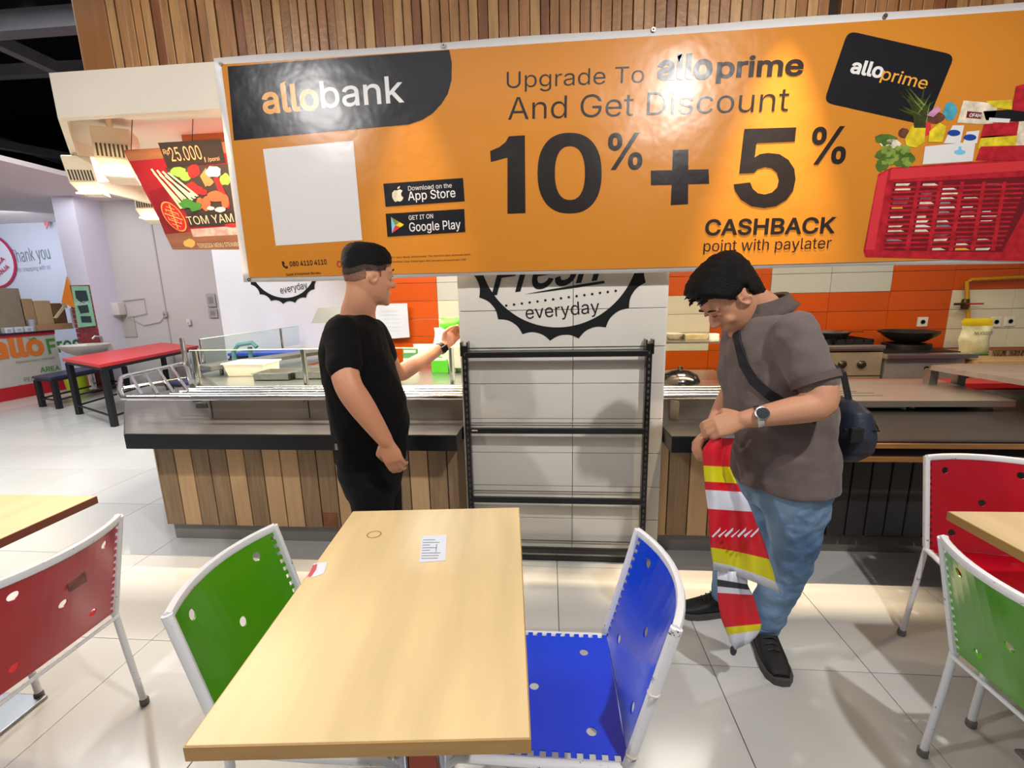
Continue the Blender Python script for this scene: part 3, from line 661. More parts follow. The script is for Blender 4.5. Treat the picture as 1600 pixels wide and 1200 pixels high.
a = atZ(330, 577, .93); b = atZ(545, 535, 1.0)
a2 = Vector((a.x, a.y, .95)); b2 = Vector((b.x, b.y, .95)); dd = (b2-a2); nn = Vector((dd.y, -dd.x, 0)).normalized()*.22
MB().poly([a2, b2, b2-nn, a2-nn], (0, 0, -.03)).build('shelf_top', steeld, ws)
for q in (a2.lerp(b2, .1)-nn*.5, a2.lerp(b2, .9)-nn*.5): MB().tube([(q.x, q.y, .868 if q.x < -1 else .5), (q.x, q.y, .92)], .015, 8).build('leg', steel, ws)
base()
# right piece of the serving counter, pillar to black section
XR0, XR1 = .59, 1.17
rc = thing('serving_counter', 'short steel serving counter with brown planks, right of the pillar', 'counter')
MB().box((XR0, 2.37, 0), (XR1, 3.2, .11)).build('plinth', plinthm, rc)
MB().box((XR0, 2.35, .11), (XR1, 3.2, .66)).build('carcass', joint, rc)
xs = [XR0, .635, .745, .852, .958, 1.064, 1.17]
for k in range(6): MB().bbox((xs[k], 2.334, .112), (xs[k+1]-.006, 2.349, .655), .002).build('plank', [woodB, woodA, woodB, woodA, woodB, woodA][k], rc)
MB().box((XR0, 2.15, .655), (XR1, 2.35, .735)).build('black_band', bandm, rc)
MB().box((XR0, 2.155, .731), (XR1, 3.2, .739)).build('steel_ledge', steel, rc)
MB().box((XR0, 2.48, .739), (XR1, 3.2, .845)).build('back_panel', steeld, rc)
for k, yv in enumerate((2.425, 2.505, 2.58, 2.65)): MB().tube([(XR0, yv, .875), (XR1-.02, yv, .875)], .017 if k == 0 else .011, 10).build('tray_rail', tubem, rc, smooth=True)
MB().box((XR0, 2.72, .845), (XR1, 3.3, .868)).build('worktop', steelb, rc)
MB().box((.80, 2.44, .845), (.83, 2.72, .862)).build('rail_bracket', steel, rc)
MB().poly([(.66, 2.47, .60+.139), (.70, 2.44, .739), (.70, 2.44, .84), (.66, 2.47, .84)], (0, .03, 0)).build('support_fin', steeld, rc)
gr = thing('sneeze_guard', 'glass guard with steel top shelf beside the pillar, right side', 'glass guard')
za = atY(1060, 533, 2.9).z
MB().box((XR0, 2.86, za-.012), (XR1-.05, 3.1, za)).build('top_shelf', steelb, gr)
for xx in (.68, 1.08): MB().box((xx, 2.9, .868), (xx+.025, 2.93, za-.012)).build('post', steel, gr)
pane((XR0, 2.86, 0), (XR1-.05, 2.86, 0), .875, za-.015, .006, gr)
t = thing('chafing_lid', 'domed glass and steel pan lid on the right serving counter', 'pan lid', atZ(1062, 597, .868)); base()
MB().lathe([(.12, 0), (.12, .015), (.10, .05), (.05, .075), (.015, .08), (.015, .1), (.001, .1)], 24).build('dome', mat('lid_steel', '#6d6a68', .15, metal=1), t, smooth=True)
base()
# things on the glass shelf beside the pillar
def small(name, label, cat, p, prof, m_, group=None, n=16):
    t = tag(MB_at(p).lathe(prof, n, Matrix.Translation(p)).build(name, m_, smooth=True), label, cat, group); base(); return t
def MB_at(p): ORG[0] = Vector(p); return MB()
pz = za
p = Vector((.66, 3.0, pz)); t = thing('fruit_bunch', 'small yellow and green bunch on the shelf beside the pillar', 'fruit', p); 
for k in range(6):
    a = k*1.0; MB().ball(p+Vector((.03*math.cos(a), .02*math.sin(a), .025+.012*(k % 3))), (.028, .014, .014), 10, Matrix.Rotation(a, 3, 'Z')).build('fruit', mat('fruit_%d' % (k % 2), ('#d9c52c', '#8fa02c')[k % 2], .5), t, smooth=True)
base()
small('jar', 'small dark topped jar behind the yellow fruit', 'jar', Vector((.69, 3.06, pz)), [(.03, 0), (.032, .05), (.02, .07), (.02, .085)], mat('jar_glass', '#8a8578', .15), n=14)
small('bowl', 'grey bowl of scraps on the shelf beside the pillar', 'bowl', Vector((.80, 3.0, pz)), [(.03, 0), (.06, .03), (.065, .04), (.055, .035), (.02, .012)], mat('bowl_grey', '#9a978b', .4))
t = tag(MB_at((.92, 3.0, pz)).bbox((.86, 2.95, pz), (1.0, 3.06, pz+.035), .006).build('food_box', mat('box_dirty', '#8f8a6c', .5, var=.3, scale=20)), 'low murky plastic food box on the shelf beside the pillar', 'box'); base()
t = tag(MB_at((1.03, 2.95, pz)).bbox((1.01, 2.92, pz), (1.06, 2.97, pz+.04), .004).build('white_cup', mat('cupw', '#d8d8d2', .4)), 'small white square cup on the shelf beside the pillar', 'cup'); base()
t = thing('wall_outlet', 'white double socket plate on grey tiles beside the pillar', 'socket', (0, 0, 0))
a = atY(1027, 447, 5.09); MB().bbox((a.x, 5.08, a.z-.07), (a.x+.11, 5.095, a.z), .004).build('plate', mat('plate_w', '#d6d6cc', .4), t)
for k in (0, 1): MB().box((a.x+.02+k*.045, 5.077, a.z-.05), (a.x+.045+k*.045, 5.08, a.z-.02)).build('socket_hole', mat('hole', '#55564e', .6), t)
# ------------------------------------------------------------ black section on the right
bc = thing('plank_counter', 'black vertical plank counter with black top, far right', 'counter')
MB().box((XR1+.005, 2.40, 0), (4.6, 3.2, .12)).build('plinth', mat('plinth_dark', '#6b645d', .5, var=.15, scale=4), bc)
MB().box((XR1+.005, 2.36, .12), (4.6, 3.2, .66)).build('carcass', joint, bc)
x = XR1+.012
while x < 3.2: MB().bbox((x, 2.335, .125), (x+.088, 2.36, .62), .006).build('plank', blackplank, bc); x += .096
MB().box((XR1+.005, 2.20, .62), (4.6, 2.36, .66)).build('band', bandm, bc)
MB().box((XR1+.005, 2.10, .715), (4.6, 3.2, .735)).build('black_top', mat('black_top', '#19181a', .42, var=.2, scale=2, stretch=(1, 6, 1)), bc)
rimw = mat('rim_wood', '#96693a', .45, var=.3, scale=4, stretch=(1, 9, 9))
MB().bbox((1.2, 2.085, .705), (4.4, 2.10, .728), .003).build('wood_rail', rimw, bc); MB().bbox((1.2, 2.085, .64), (4.4, 2.10, .665), .003).build('wood_rail', rimw, bc)
MB().bbox((1.2, 2.083, .64), (1.235, 2.10, .728), .003).build('wood_end', rimw, bc)
MB().box((1.35, 2.12, .69), (1.75, 2.125, .70)).build('white_strip', mat('strip', '#d8d8d8', .5), bc)
MB().box((1.24, 2.12, .655), (4.4, 2.13, .715)).build('recess', joint, bc)
# steel worktable
st = thing('steel_table', 'flat grey steel worktable standing behind the black plank counter', 'table')
y0 = 2.62; zt2 = .80
p1 = atZ(1290, 620, zt2); p2 = atZ(1592, 627, zt2); p3 = atZ(1462, 592, zt2); p4 = atZ(1290, 590, zt2)
topm = mat('table_steel', '#a39c97', .38, metal=.85, var=.12, scale=2, stretch=(1, 8, 1))
MB().poly([(p1.x-.3, 2.62, .765), (p2.x, 2.62, .765), (p3.x, p3.y, .765), (p4.x-.3, p3.y, .765)], (0, 0, .035)).build('tabletop', topm, st)
lm = mat('leg_cream', '#c9c6b4', .4)
for xx in (1.82, 2.08, 2.5): MB().tube([(xx, 2.7, .739), (xx, 2.7, .765)], .014, 8).build('leg', lm, st)
for xx in (1.72, 2.15): MB().tube([(xx, 3.05, .0), (xx, 3.05, .765)], .016, 8).build('leg', lm, st)
# gridded rack under the table
rk = thing('wire_rack', 'cream metal rack standing on the black counter under the steel table', 'rack')
for xx in (1.70, 1.78, 2.02): MB().box((xx, 2.68, .735), (xx+.014, 2.70, .762)).build('upright', lm, rk)
MB().box((1.60, 2.68, .745), (2.02, 2.69, .751)).build('cross_bar', lm, rk)
t = tag(MB().bbox((2.06, 2.9, .739), (2.56, 2.93, .763), .002).build('red_tray', mat('red_tray', '#a81f2a', .35)), 'flat red tray edge under the steel table at right', 'tray')
# slots of the drain on table
MB().box((1.72, 2.75, .8), (1.95, 2.755, .8012)).box((1.72, 2.82, .8), (1.95, 2.825, .8012)).box((1.72, 2.87, .8), (1.88, 2.875, .8012)).build('drain_slots', joint, st)
# red cabinet behind
redp = mat('red_panel', '#8f1f26', .4, var=.1)
t = tag(MB().bbox((2.06, 3.4, 0), (4.3, 3.6, .74), .004).build('red_cabinet', redp), 'dark red cabinet front between steel tables', 'cabinet')
t = thing('steel_table', 'second steel table standing askew at the far right, on open legs', 'table')
a = atZ(1455, 571, .93); b = atZ(1640, 600, .93); c = atZ(1640, 570, .93); d = atZ(1500, 568, .93)
MB().poly([Vector((q.x, q.y, .90)) for q in (a, b, c, d)], (0, 0, .03)).build('tabletop', topm, t)
for q in (a, b, d): MB().box((q.x+.02, q.y+.02, 0), (q.x+.07, q.y+.07, .90)).build('leg', steeld, t)
# red and white boxes stacked at the far right
a = atZ(1590, 606, .82); t = tag(MB_at(a).bbox((3.0, 3.02, .80), (3.6, 3.3, .86), .004).build('white_box', mat('wbx', '#cfc8bc', .5)), 'pale flat box on red cabinet at the far right', 'box'); base()
t = tag(MB_at((2.6, 2.5, .735)).lathe([(.05, 0), (.045, .08), (.05, .12), (.03, .15), (.03, .17)], 18, Matrix.Translation((2.62, 2.55, .739))).build('red_jar', mat('redjar', '#a11731', .2), smooth=True), 'glossy red jar at the right edge of the black counter', 'jar'); base()
# ------------------------------------------------------------ kitchen
def knob(p, par): MB().lathe([(.035, 0), (.035, .02), (.022, .03), (.02, .045)], 16, Matrix.Translation(p) @ Matrix.Rotation(PI/2, 4, 'X')).build('knob', mat('knob', '#3c3a34', .3, metal=.6), par, smooth=True)
stovem = mat('stove_steel', '#cfcdb8', .35, metal=.7, var=.12, scale=3)
sv = thing('gas_range', 'steel two-knob gas range with black grates behind the man in the polo', 'stove')
MB().bbox((2.3, 4.3, .1), (3.0, 5.05, .88), .006).build('body', stovem, sv)
MB().bbox((2.28, 4.26, .875), (2.99, 4.34, .915), .008).build('front_bar', steelb, sv)
MB().box((2.3, 4.30, .85), (3.0, 4.302, .862)).build('slot', joint, sv)
for px in (1315, 1345): p = atY(px, 569, 4.3); knob(p, sv)
MB().box((2.35, 4.297, .40), (2.95, 4.30, .41)).box((2.3, 4.296, .63), (3.0, 4.3, .637)).build('door_seam', joint, sv)
gm = mat('grate', '#111113', .5)
for gx in (2.45, 2.82):
    g = MB()
    for k in range(5): g.box((gx-.16+k*.08-.006, 4.42, .93), (gx-.16+k*.08+.006, 4.9, .955))
    g.box((gx-.17, 4.42, .90), (gx+.17, 4.44, .95)).box((gx-.17, 4.88, .90), (gx+.17, 4.9, .95)).build('grate', gm, sv)
MB().box((2.32, 4.4, .88), (2.98, 4.98, .90)).build('hob_plate', gm, sv)
t = thing('steel_pan', 'low steel pan on the gas range', 'pan', (2.72, 4.62, .956)); base()
MB().lathe([(.12, 0), (.16, .05), (.165, .05), (.165, .056), (.12, .01)], 24).build('bowl', steel, t, smooth=True); MB().box((.16, -.01, .045), (.30, .01, .055)).build('handle', steel, t)
base()
sv = thing('wok_burner', 'low steel wok stove with drawer front under a big black wok', 'stove')
MB().bbox((3.03, 4.3, .2), (3.70, 5.0, .80), .005).build('body', mat('stove2', '#b5b9be', .35, metal=.6, var=.1), sv)
MB().bbox((3.0, 4.24, .79), (3.75, 4.34, .835), .006).build('front_bar', steelb, sv)
MB().lathe([(.018, 0), (.018, .012)], 14, Matrix.Translation((3.38, 4.3, .70)) @ Matrix.Rotation(PI/2, 4, 'X')).build('latch', joint, sv)
MB().box((3.05, 4.36, .80), (3.7, 4.98, .84)).build('hob_plate', gm, sv)
MB().lathe([(.19, .80), (.19, .885), (.15, .885), (.15, .80)], 28, None, (3.45, 4.66)).build('burner_ring', gm, sv, smooth=True)
t = thing('wok', 'large black wok resting on the right-hand burner', 'wok', (3.46, 4.66, .885)); t.scale = (.72, .72, .72); base()
MB().lathe([(.05, 0), (.17, .03), (.27, .09), (.33, .16), (.335, .16), (.335, .166), (.325, .166), (.26, .10), (.16, .042), (.02, .015)], 36).build('bowl', mat('wok_metal', '#4a4c46', .28, metal=.8), t, smooth=True)
MB().tube([(-.33, -.05, .15), (-.37, -.04, .165), (-.38, 0, .17), (-.37, .04, .165), (-.33, .05, .15)], .008, 8).build('handle', gm, t)
base()
ct = tag(MB().bbox((3.72, 4.2, .70), (5.6, 5.05, .775), .005).box((3.80, 4.3, 0), (3.86, 4.36, .7)).box((5.4, 4.3, 0), (5.46, 4.36, .7)).build('wooden_bench', mat('bench_wood', '#b5956a', .5, var=.15, scale=3, stretch=(1, 6, 6))), 'pale wooden kitchen bench against the cream tiles at right', 'bench')
# food bag
t = thing('food_bag', 'yellow topped plastic food pouch standing on the wooden bench', 'bag', (0, 0, 0))
def pil_(x0, x1, z0, z1, y, d, nx=10, nz=10):
    vv = []; ff = []
    for s_ in (-1, 1):
        for j in range(nz+1):
            for i in range(nx+1):
                u_ = i/nx; v_ = j/nz; th = d*(1-(2*u_-1)**4)*(math.sin(PI*min(1, v_*.85+.12)) if v_ < .99 else .02)
                vv.append(Vector((x0+(x1-x0)*u_+.01*math.sin(v_*9), y+s_*th*.5, z0+(z1-z0)*v_)))
    n_ = (nx+1)*(nz+1)
    for s_ in (0, 1):
        for j in range(nz):
            for i in range(nx):
                q = s_*n_+j*(nx+1)+i; ff.append((q, q+1, q+nx+2, q+nx+1))
    return vv, ff
a = atY(1495, 552, 4.6); b = atY(1545, 497, 4.6)
ab = Vector((a.x, 4.6, .775)); zz = b.z
MB().add(*pil_(ab.x, ab.x+.27, .775, zz-.07, 4.6, .12)).build('pouch', mat('pouch', '#d3cfa8', .3, var=.3, scale=9), t, smooth=True)
MB().add(*pil_(ab.x, ab.x+.27, zz-.07, zz, 4.6, .02)).build('yellow_top', mat('pouch_y', '#d9bf1f', .3), t, smooth=True)
MB().add(*pil_(ab.x, ab.x+.27, .775, .80, 4.595, .13)).build('green_base', mat('pouch_g', '#4c7a34', .3), t, smooth=True)
mb = MB(); put_text(mb, 'NUGGET', Vector((ab.x+.07, 4.535, zz-.15)), Vector((1, 0, 0)), Vector((0, 0, 1)), .16, .03, Vector((0, -1, 0)), bold=.01); mb.build('print', mat('pouch_t', '#5d5f58', .4), t)
base()
t = thing('scrub_brush', 'brown bristle brush lying on the wooden bench', 'brush', atZ(1585, 556, .775)); base()
MB().bbox((-.2, -.03, .05), (.2, .03, .07), .006).build('block', mat('brush_w', '#6b4c30', .6), t)
g = MB()
for k in range(90): xx = R_.uniform(-.19, .19); yy = R_.uniform(-.028, .028); g.tube([(xx, yy, .05), (xx+R_.uniform(-.01, .01), yy*1.3, 0)], .003, 4)
tag(g.build('bristles', mat('bristle', '#4d3520', .8), t), kind='stuff')
base()
# gas pipe
gp = thing('gas_pipe', 'yellow gas pipe with red valve lever on the orange tiles', 'pipe')
ym = mat('pipe_yellow', '#b98a1e', .4); a = atY(1516, 437, 5.04); b = atY(1640, 431, 5.04); c = atY(1513, 500, 5.04)
MB().tube([b, a, a+Vector((-.03, 0, -.02)), c], .018, 10).build('pipe', ym, gp, smooth=True)
MB().lathe([(.03, -.05), (.035, 0), (.03, .05)], 12, Matrix.Translation(atY(1508, 475, 5.03))).build('valve', mat('valve', '#4a3a1c', .4, metal=.6), gp)
p = atY(1508, 475, 5.0); MB().tube([p, p+Vector((.17, 0, 0))], .008, 8).build('valve_lever', mat('lever', '#b02020', .4), gp); MB().tube([p+Vector((-.1, 0, 0)), p], .012, 8).build('coupling', mat('valve', '#4a3a1c'), gp)
MB().tube([c, c+Vector((.01, -.05, -.1))], .02, 10).build('hose_joint', MATS['valve'], gp)
def outlet(px, py, label, n=1):
    p = atY(px, py, 5.08); ORG[0] = p
    t = thing('wall_outlet', label, 'socket', p, 'sockets on the kitchen wall'); 
    MB().bbox(p+Vector((-.05, 0, -.05)), p+Vector((.05, .014, .05)), .005).build('plate', mat('plate_w', '#d6d6cc', .4), t)
    MB().lathe([(.024, 0), (.024, .004), (.018, .004), (.018, 0)], 16, Matrix.Translation(p) @ Matrix.Rotation(PI/2, 4, 'X')).build('socket_hole', mat('hole', '#55564e', .6), t); base()
outlet(1442, 503, 'white socket on orange tiles above the wok'); outlet(1557, 503, 'white socket right beside the food pouch'); outlet(1579, 502, 'white switch plate rightmost on the cream tiles')
# ------------------------------------------------------------ things behind the left counter
wb = thing('notice_sheet', 'pale laminated notice on the orange tiles behind the man in black', 'notice')
wq = [atY(583, 475, 5.0), atY(636, 474, 5.0), atY(640, 527, 5.0), atY(585, 531, 5.0)]
MB().poly(wq, (0, .01, 0)).build('sheet', mat('notice', '#c3ccd6', .25, var=.08, scale=5), wb)
g = MB()
for k in range(6): a = wq[0].lerp(wq[3], .2+.11*k); b = wq[1].lerp(wq[2], .2+.11*k); g.box((a.x+.08, 4.998, a.z-.004), (b.x-.1, 4.999, a.z))
g.build('faint_lines', mat('faint', '#a3b0bd', .4), wb)
def bag(name, label, cat, c, w_, d, h, m_, m2=None):
    t = thing(name, label, cat, c); base(); vv, ff = pil_(-w_/2, w_/2, 0, h, 0, d); MB().add(vv, ff).build('body', m_, t, smooth=True)
    if m2: MB().add(*pil_(-w_*.3, w_*.35, h*.85, h*1.25, .01, d*.5)).build('leafy_contents', m2, t, smooth=True)
    return t
grn = mat('green_plastic', '#4fbb2a', .35, var=.2, scale=6); wht = mat('white_plastic', '#e4e6e4', .35, var=.1, scale=6)
p = atY(702, 548, 3.3); base()
bag('carrier_bag', 'white carrier bag with bright green contents beside the pillar', 'bag', Vector((p.x+.02, 3.3, .90)), .26, .12, .30, wht, grn)
p = atY(664, 545, 3.5); bag('knotted_bag', 'small white and pink knotted plastic bag on the counter', 'bag', Vector((p.x, 3.5, .93)), .2, .12, .13, mat('pinkish', '#dfe3e2', .3, col2='#d56a78', scale=7))
base()
for k, (xa, xb, ya, yb, m_, lb) in enumerate(((675, 700, 557, 586, grn, 'bright green box standing on the counter below the watch wrist'), (700, 712, 560, 588, mat('greygreen', '#9fb3a2', .4), 'thin grey-green carton between the green boxes'), (708, 722, 556, 588, mat('palegreen', '#9cc79c', .4), 'pale green and white box against the pillar side'), (630, 652, 545, 560, mat('dgreen', '#4f8a5c', .4), 'small dark green carton under the outstretched arm'))):
    a = atY(xa, yb, 3.25+.04*k); b = atY(xb, ya, 3.25+.04*k); a.z = max(.87, a.z)
    ORG[0] = Vector((a.x, a.y, a.z)); t = thing('carton', lb, 'box', (a.x, a.y, a.z)); MB().bbox((a.x, a.y, .869 if k < 3 else a.z), (b.x-.004, a.y+.03, b.z), .003).build('carton_body', m_, t)
    MB().bbox((a.x+.01, a.y-.001, b.z-.03), (b.x-.014, a.y+.001, b.z-.01), .0003).build('label_band', wht, t)
    if k == 3: MB().box((a.x, a.y, .868), (b.x-.004, a.y+.03, a.z)).build('tray', wht, t)
base()
t = thing('cash_register', 'grey register screen on a stand behind the man in black', 'register', (0, 0, 0))
a = atY(486, 505, 4.2); b = atY(512, 481, 4.2)
MB().poly([(a.x, 4.2, a.z), (b.x+.1, 4.2, a.z), (b.x+.16, 4.25, b.z), (a.x+.06, 4.25, b.z)], (0, .03, 0)).build('screen', mat('regscreen', '#6a6d68', .4), t)
MB().tube([(b.x, 4.24, a.z+.03), (b.x, 4.26, .5)], .02, 8).build('stand', mat('regst', '#8a8a88', .4), t)
# ============================================================ LEFT HALL
base()
lil = mat('lilac_paint', '#d9d6e6', .55)
a = -8.62; 
cxl = atY(84, 330, 6.95).x; crx = (atY(112, 312, 6.95).x+atY(140, 445, 6.95).x+atY(163, 550, 6.95).x)/3
col_ = tag(MB().box((cxl, 6.95, 0), (crx, 7.4, 3.1)).build('pillar', lil), kind='structure')
brk = mat('brick_red', '#8e3b3f', .7, var=.2, scale=9, objrand=.12)
zb = atY(150, 445, 6.95).z; bl = atY(119, 512, 6.95).x
for j in range(26):
    z = .02+j*.078
    if z > zb-.05: break
    for i in range(5):
        xa = bl+(i-.5*(j % 2))*.14; xb = xa+.132; xa = max(xa, bl); xb = min(xb, crx-.005)
        if xb-xa > .02: MB().box((xa, 6.935, z), (xb, 6.95, z+.07)).build('brick', brk, col_)
t = thing('wall_poster', 'green framed food poster on the brick patterned pillar', 'poster')
py = 6.92; P = lambda x, y: atY(x, y, py)
MB().poly([P(111, 447), P(137, 447), P(149, 509), P(122, 512)], (0, .012, 0)).build('poster_sheet', mat('mint', '#8fc7a8', .4, var=.1), t)
def flat(name, px, col, par, pl, lift=.003, **k):
    mb = MB()
    for q in px: mb.add([pl(*c)+Vector((0, -lift, 0)) for c in q], [tuple(range(len(q)))])
    return mb.build(name, mat('fl_'+col, col, .5, **k), par)
flat('dark_figures', [[(117, 454), (135, 454), (139, 470), (128, 474), (119, 466)], [(121, 478), (137, 476), (140, 488), (126, 490)], [(126, 494), (142, 494), (144, 504), (128, 504)]], '#33454b', t, P, var=.2)
mb = MB(); text_px(mb, 'ROCK', (119, 478), (140, 476), 6, P, lift=.006); mb.build('poster_text', mat('fl_w', '#e8efe9', .5), t)
t = thing('orange_pennant', 'orange triangular panel leaning in front of the lilac pillar', 'pennant')
P2 = lambda x, y: atY(x, y, 6.9)
MB().poly([P2(104, 432), P2(115, 481), P2(96, 472)], (0, .02, 0)).build('panel', mat('orange_panel', '#ee8a2d', .5), t)
t = thing('red_pennant', 'small red triangular flag high on the thank-you wall', 'pennant')
P3 = lambda x, y: atY(x, y, 8.9)
MB().poly([P3(64, 337), P3(80, 335), P3(72, 358)], (0, .02, 0)).build('flag', mat('red_flag', '#c9304a', .5, col2='#e9a4b0', scale=3), t)
# thank-you wall
tw = tag(MB().box((-17, 9.0, 0), (-8.7, 9.1, 3.1)).build('wall_kiosk', mat('bluewhite', '#cfd6ea', .5)), kind='structure')
PW = lambda x, y: atY(x, y, 8.99)
mb = MB(); text_px(mb, 'Thank you', (20, 411), (79, 404), 21, PW, bold=-.006)
t = tag(mb.build('wall_lettering', mat('grey_ink', '#7f8a9c', .5)), 'grey thank you lettering on the far kiosk wall', 'lettering')
mb = MB(); text_px(mb, 'for shopping with us', (28, 425), (79, 420), 7, PW, bold=-.008)
tag(mb.build('wall_lettering', MATS['grey_ink']), 'small grey line of lettering under the thank you words', 'lettering')
t = thing('round_wall_sign', 'round white and red ringed sign at the left edge of the picture', 'sign')
c = PW(-12, 408); rr = (PW(25, 430)-c).length
M = Matrix.Translation(c+Vector((0, -.02, 0))) @ Matrix.Rotation(PI/2, 4, 'X')
MB().lathe([(rr*.93, -.012), (rr, -.012), (rr, .012), (rr*.93, .012)], 48, M, cap=False).build('ring', mat('ring_red', '#c2305a', .5), t)
MB().lathe([(.01, 0), (rr*.94, 0), (rr*.94, .008), (.01, .008)], 48, M).build('disc', mat('disc_w', '#dfe4f4', .5), t)
mb = MB(); PD = lambda x, y: atY(x, y, 8.94)
text_px(mb, 'ISA', (-6, 418), (8, 405), 9, PD, bold=.02); text_px(mb, 'ELANJA', (-8, 437), (15, 418), 9, PD, bold=.02); mb.build('sign_text', MATS['ring_red'], t)
# kiosk counter, facing the aisle
kx = -8.25
k1 = atX(0, 519, kx); KZ = .98
kk = thing('kiosk_counter', 'kiosk counter with green and orange lettered grey front and red skirting', 'counter')
KY0, KY1 = 3.4, 6.92
MB().box((kx-.8, KY0, 0), (kx, KY1, KZ)).build('body', mat('kiosk_grey', '#bdb9b2', .5, var=.04), kk)
MB().box((kx-.0, KY0, 0), (kx+.012, KY1, .20)).build('skirting', mat('skirt_red', '#b51f2c', .4), kk)
MB().box((kx-.84, KY0-.02, KZ), (kx+.02, KY1+.0, KZ+.03)).build('worktop', mat('kiosk_top', '#2a2331', .4), kk)
MB().box((kx, KY0, KZ-.035), (kx+.014, KY1, KZ)).build('red_edge', MATS['skirt_red'], kk)
PK = lambda x, y: atX(x, y, kx+.004)
nK = Vector((1, 0, 0))
def kt(name, items, m_):
    mb = MB()
    for s, p0, p1, c_, kw in items: text_px(mb, s, p0, p1, c_, PK, n=nK, lift=.004, **kw)
    return mb.build(name, m_, kk)
kt('orange_letters', [('allo', (-14, 563), (71, 554), 36, dict(bold=.035))], mat('lett_orange', '#d9762f', .5))
kt('green_letters', [('Fresh', (76, 553), (140, 545), 24, dict(bold=.02)), ('AREA', (63, 582), (94, 578), 8, dict(bold=.02))], mat('lett_green', '#4c8a4a', .5))
kt('small_letters', [('Kebutuhan Harian', (25, 568), (85, 560), 3.5, {}), ('PENGAMBILAN', (38, 597), (100, 590), 7, {}), ('KATERING', (30, 604), (85, 598), 3, {})], mat('lett_grey', '#6f7a70', .5))
MB().add([PK(*q)+Vector((.004, 0, 0)) for q in ((42, 527), (47, 530), (52, 527), (57, 529), (55, 533), (48, 533))], [(0, 1, 2, 3, 4, 5)]).build('leaf_mark', MATS['lett_green'], kk)
MB().add([PK(*q)+Vector((.004, 0, 0)) for q in ((0, 608), (8, 610), (12, 613), (0, 613))], [(0, 1, 2, 3)]).build('leaf_mark', MATS['lett_green'], kk)
# things on the kiosk counter
card = mat('cardboard', '#a88a68', .7, var=.1); cardd = mat('cardboard_dark', '#8d8070', .7, var=.1)
def cbox(x0, x1, y0, y1, z0, z1, m_, label):
    t = thing('cardboard_box', label, 'box', ((x0+x1)/2, (y0+y1)/2, z0), 'boxes on the kiosk counter')
    MB().bbox((x0, y0, z0), (x1, y1, z1), .006).build('carton_body', m_, t)
    MB().box((x0, (y0+y1)/2-.03, z1-.001), (x1+.001, (y0+y1)/2+.03, z1+.002)).build('tape', mat('tape', '#c2ab86', .3), t)
    MB().box((x0+.01, y0-.004, z1-.05), (x1-.01, y0, z1-.04)).build('flap', m_, t); base(); return t
kz = KZ+.03
def kb(px0, px1, pyt, Yv, dep, m_, label, z0=kz):
    a = atX(px0, pyt, -8.36); y0 = a.y; b = atX(px1, pyt, -8.36); cbox(-8.36-dep, -8.36, a.y, b.y, z0, max(z0+.06, a.z), m_, label)
kb(-25, 29, 450, 0, .4, cardd, 'large grey-brown cardboard box, biggest on the kiosk counter')
kb(30, 50, 467, 0, .3, card, 'brown cardboard box in the middle of the kiosk counter')
kb(52, 78, 470, 0, .3, mat('carton_tan', '#b79d7c', .6), 'tan printed carton right of the brown box on the kiosk')
kb(81, 100, 474, 0, .25, mat('carton_brown', '#7a5a40', .6), 'dark brown carton at the right end of the kiosk')
t = thing('packing_tray', 'long low brown tray along the kiosk counter edge', 'tray'); a = atX(54, 500, -8.27); b = atX(112, 500, -8.27)
MB().bbox((-8.34, a.y, kz), (-8.26, b.y, kz+.10), .004).build('tray_body', mat('trayb', '#b08868', .6), t)
for k in range(3):
    a = atX(5+k*16, 505, -8.27); b = atX(18+k*16, 505, -8.27); ORG[0] = Vector((-8.3, a.y, kz))
    t = thing('condiment_tub', ['leftmost of three small white tubs on the kiosk edge', 'middle one of three small white tubs on the kiosk edge', 'rightmost of three small white tubs on the kiosk edge'][k], 'tub', (-8.3, (a.y+b.y)/2, kz), 'white tubs on the kiosk edge')
    MB().bbox((-8.34, a.y, kz), (-8.27, b.y, kz+.085), .006).build('tub_body', mat('tubw', '#d5d8dd', .4), t); MB().box((-8.268, a.y+.03, kz+.02), (-8.266, b.y-.03, kz+.06)).build('tub_label', mat('tubl', '#a9b4c4', .5), t)
base()
a = atX(47, 496, -8.32); ORG[0] = Vector((-8.32, a.y, kz))
t = thing('plastic_cup_stack', 'clear plastic cups between the tubs and the cartons', 'cups', (-8.32, a.y, kz)); MB().lathe([(.03, kz), (.045, kz+.17), (.048, kz+.17), (.048, kz+.19)], 14, None, (-8.32, a.y)).build('cup', mat('clear_cup', '#b9c3d8', .15, alpha=.75), t, smooth=True)
base()
t = thing('star_ornament', 'cream star shaped ornament on a slanted stick at the kiosk end', 'ornament'); P4 = lambda x, y: atX(x, y, -8.24)
c = (100, 476); st_ = []
for k in range(10): a = PI*k/5; r = 7 if k % 2 == 0 else 3; st_.append(P4(c[0]+r*math.sin(a), c[1]-r*math.cos(a)))
MB().poly(st_, (.02, 0, 0)).build('star', mat('cream_wood', '#d8cca4', .5), t); MB().poly([P4(96, 480), P4(101, 481), P4(88, 497), P4(83, 497)], (.018, 0, 0)).build('stick', MATS['cream_wood'], t)
t = thing('white_card', 'plain white card standing at the right end of the kiosk', 'card'); P5 = lambda x, y: atX(x, y, -8.22)
MB().poly([P5(108, 482), P5(115, 481), P5(122, 512), P5(114, 512)], (.01, 0, 0)).build('card_sheet', mat('card_w', '#dfe3ef', .5), t)
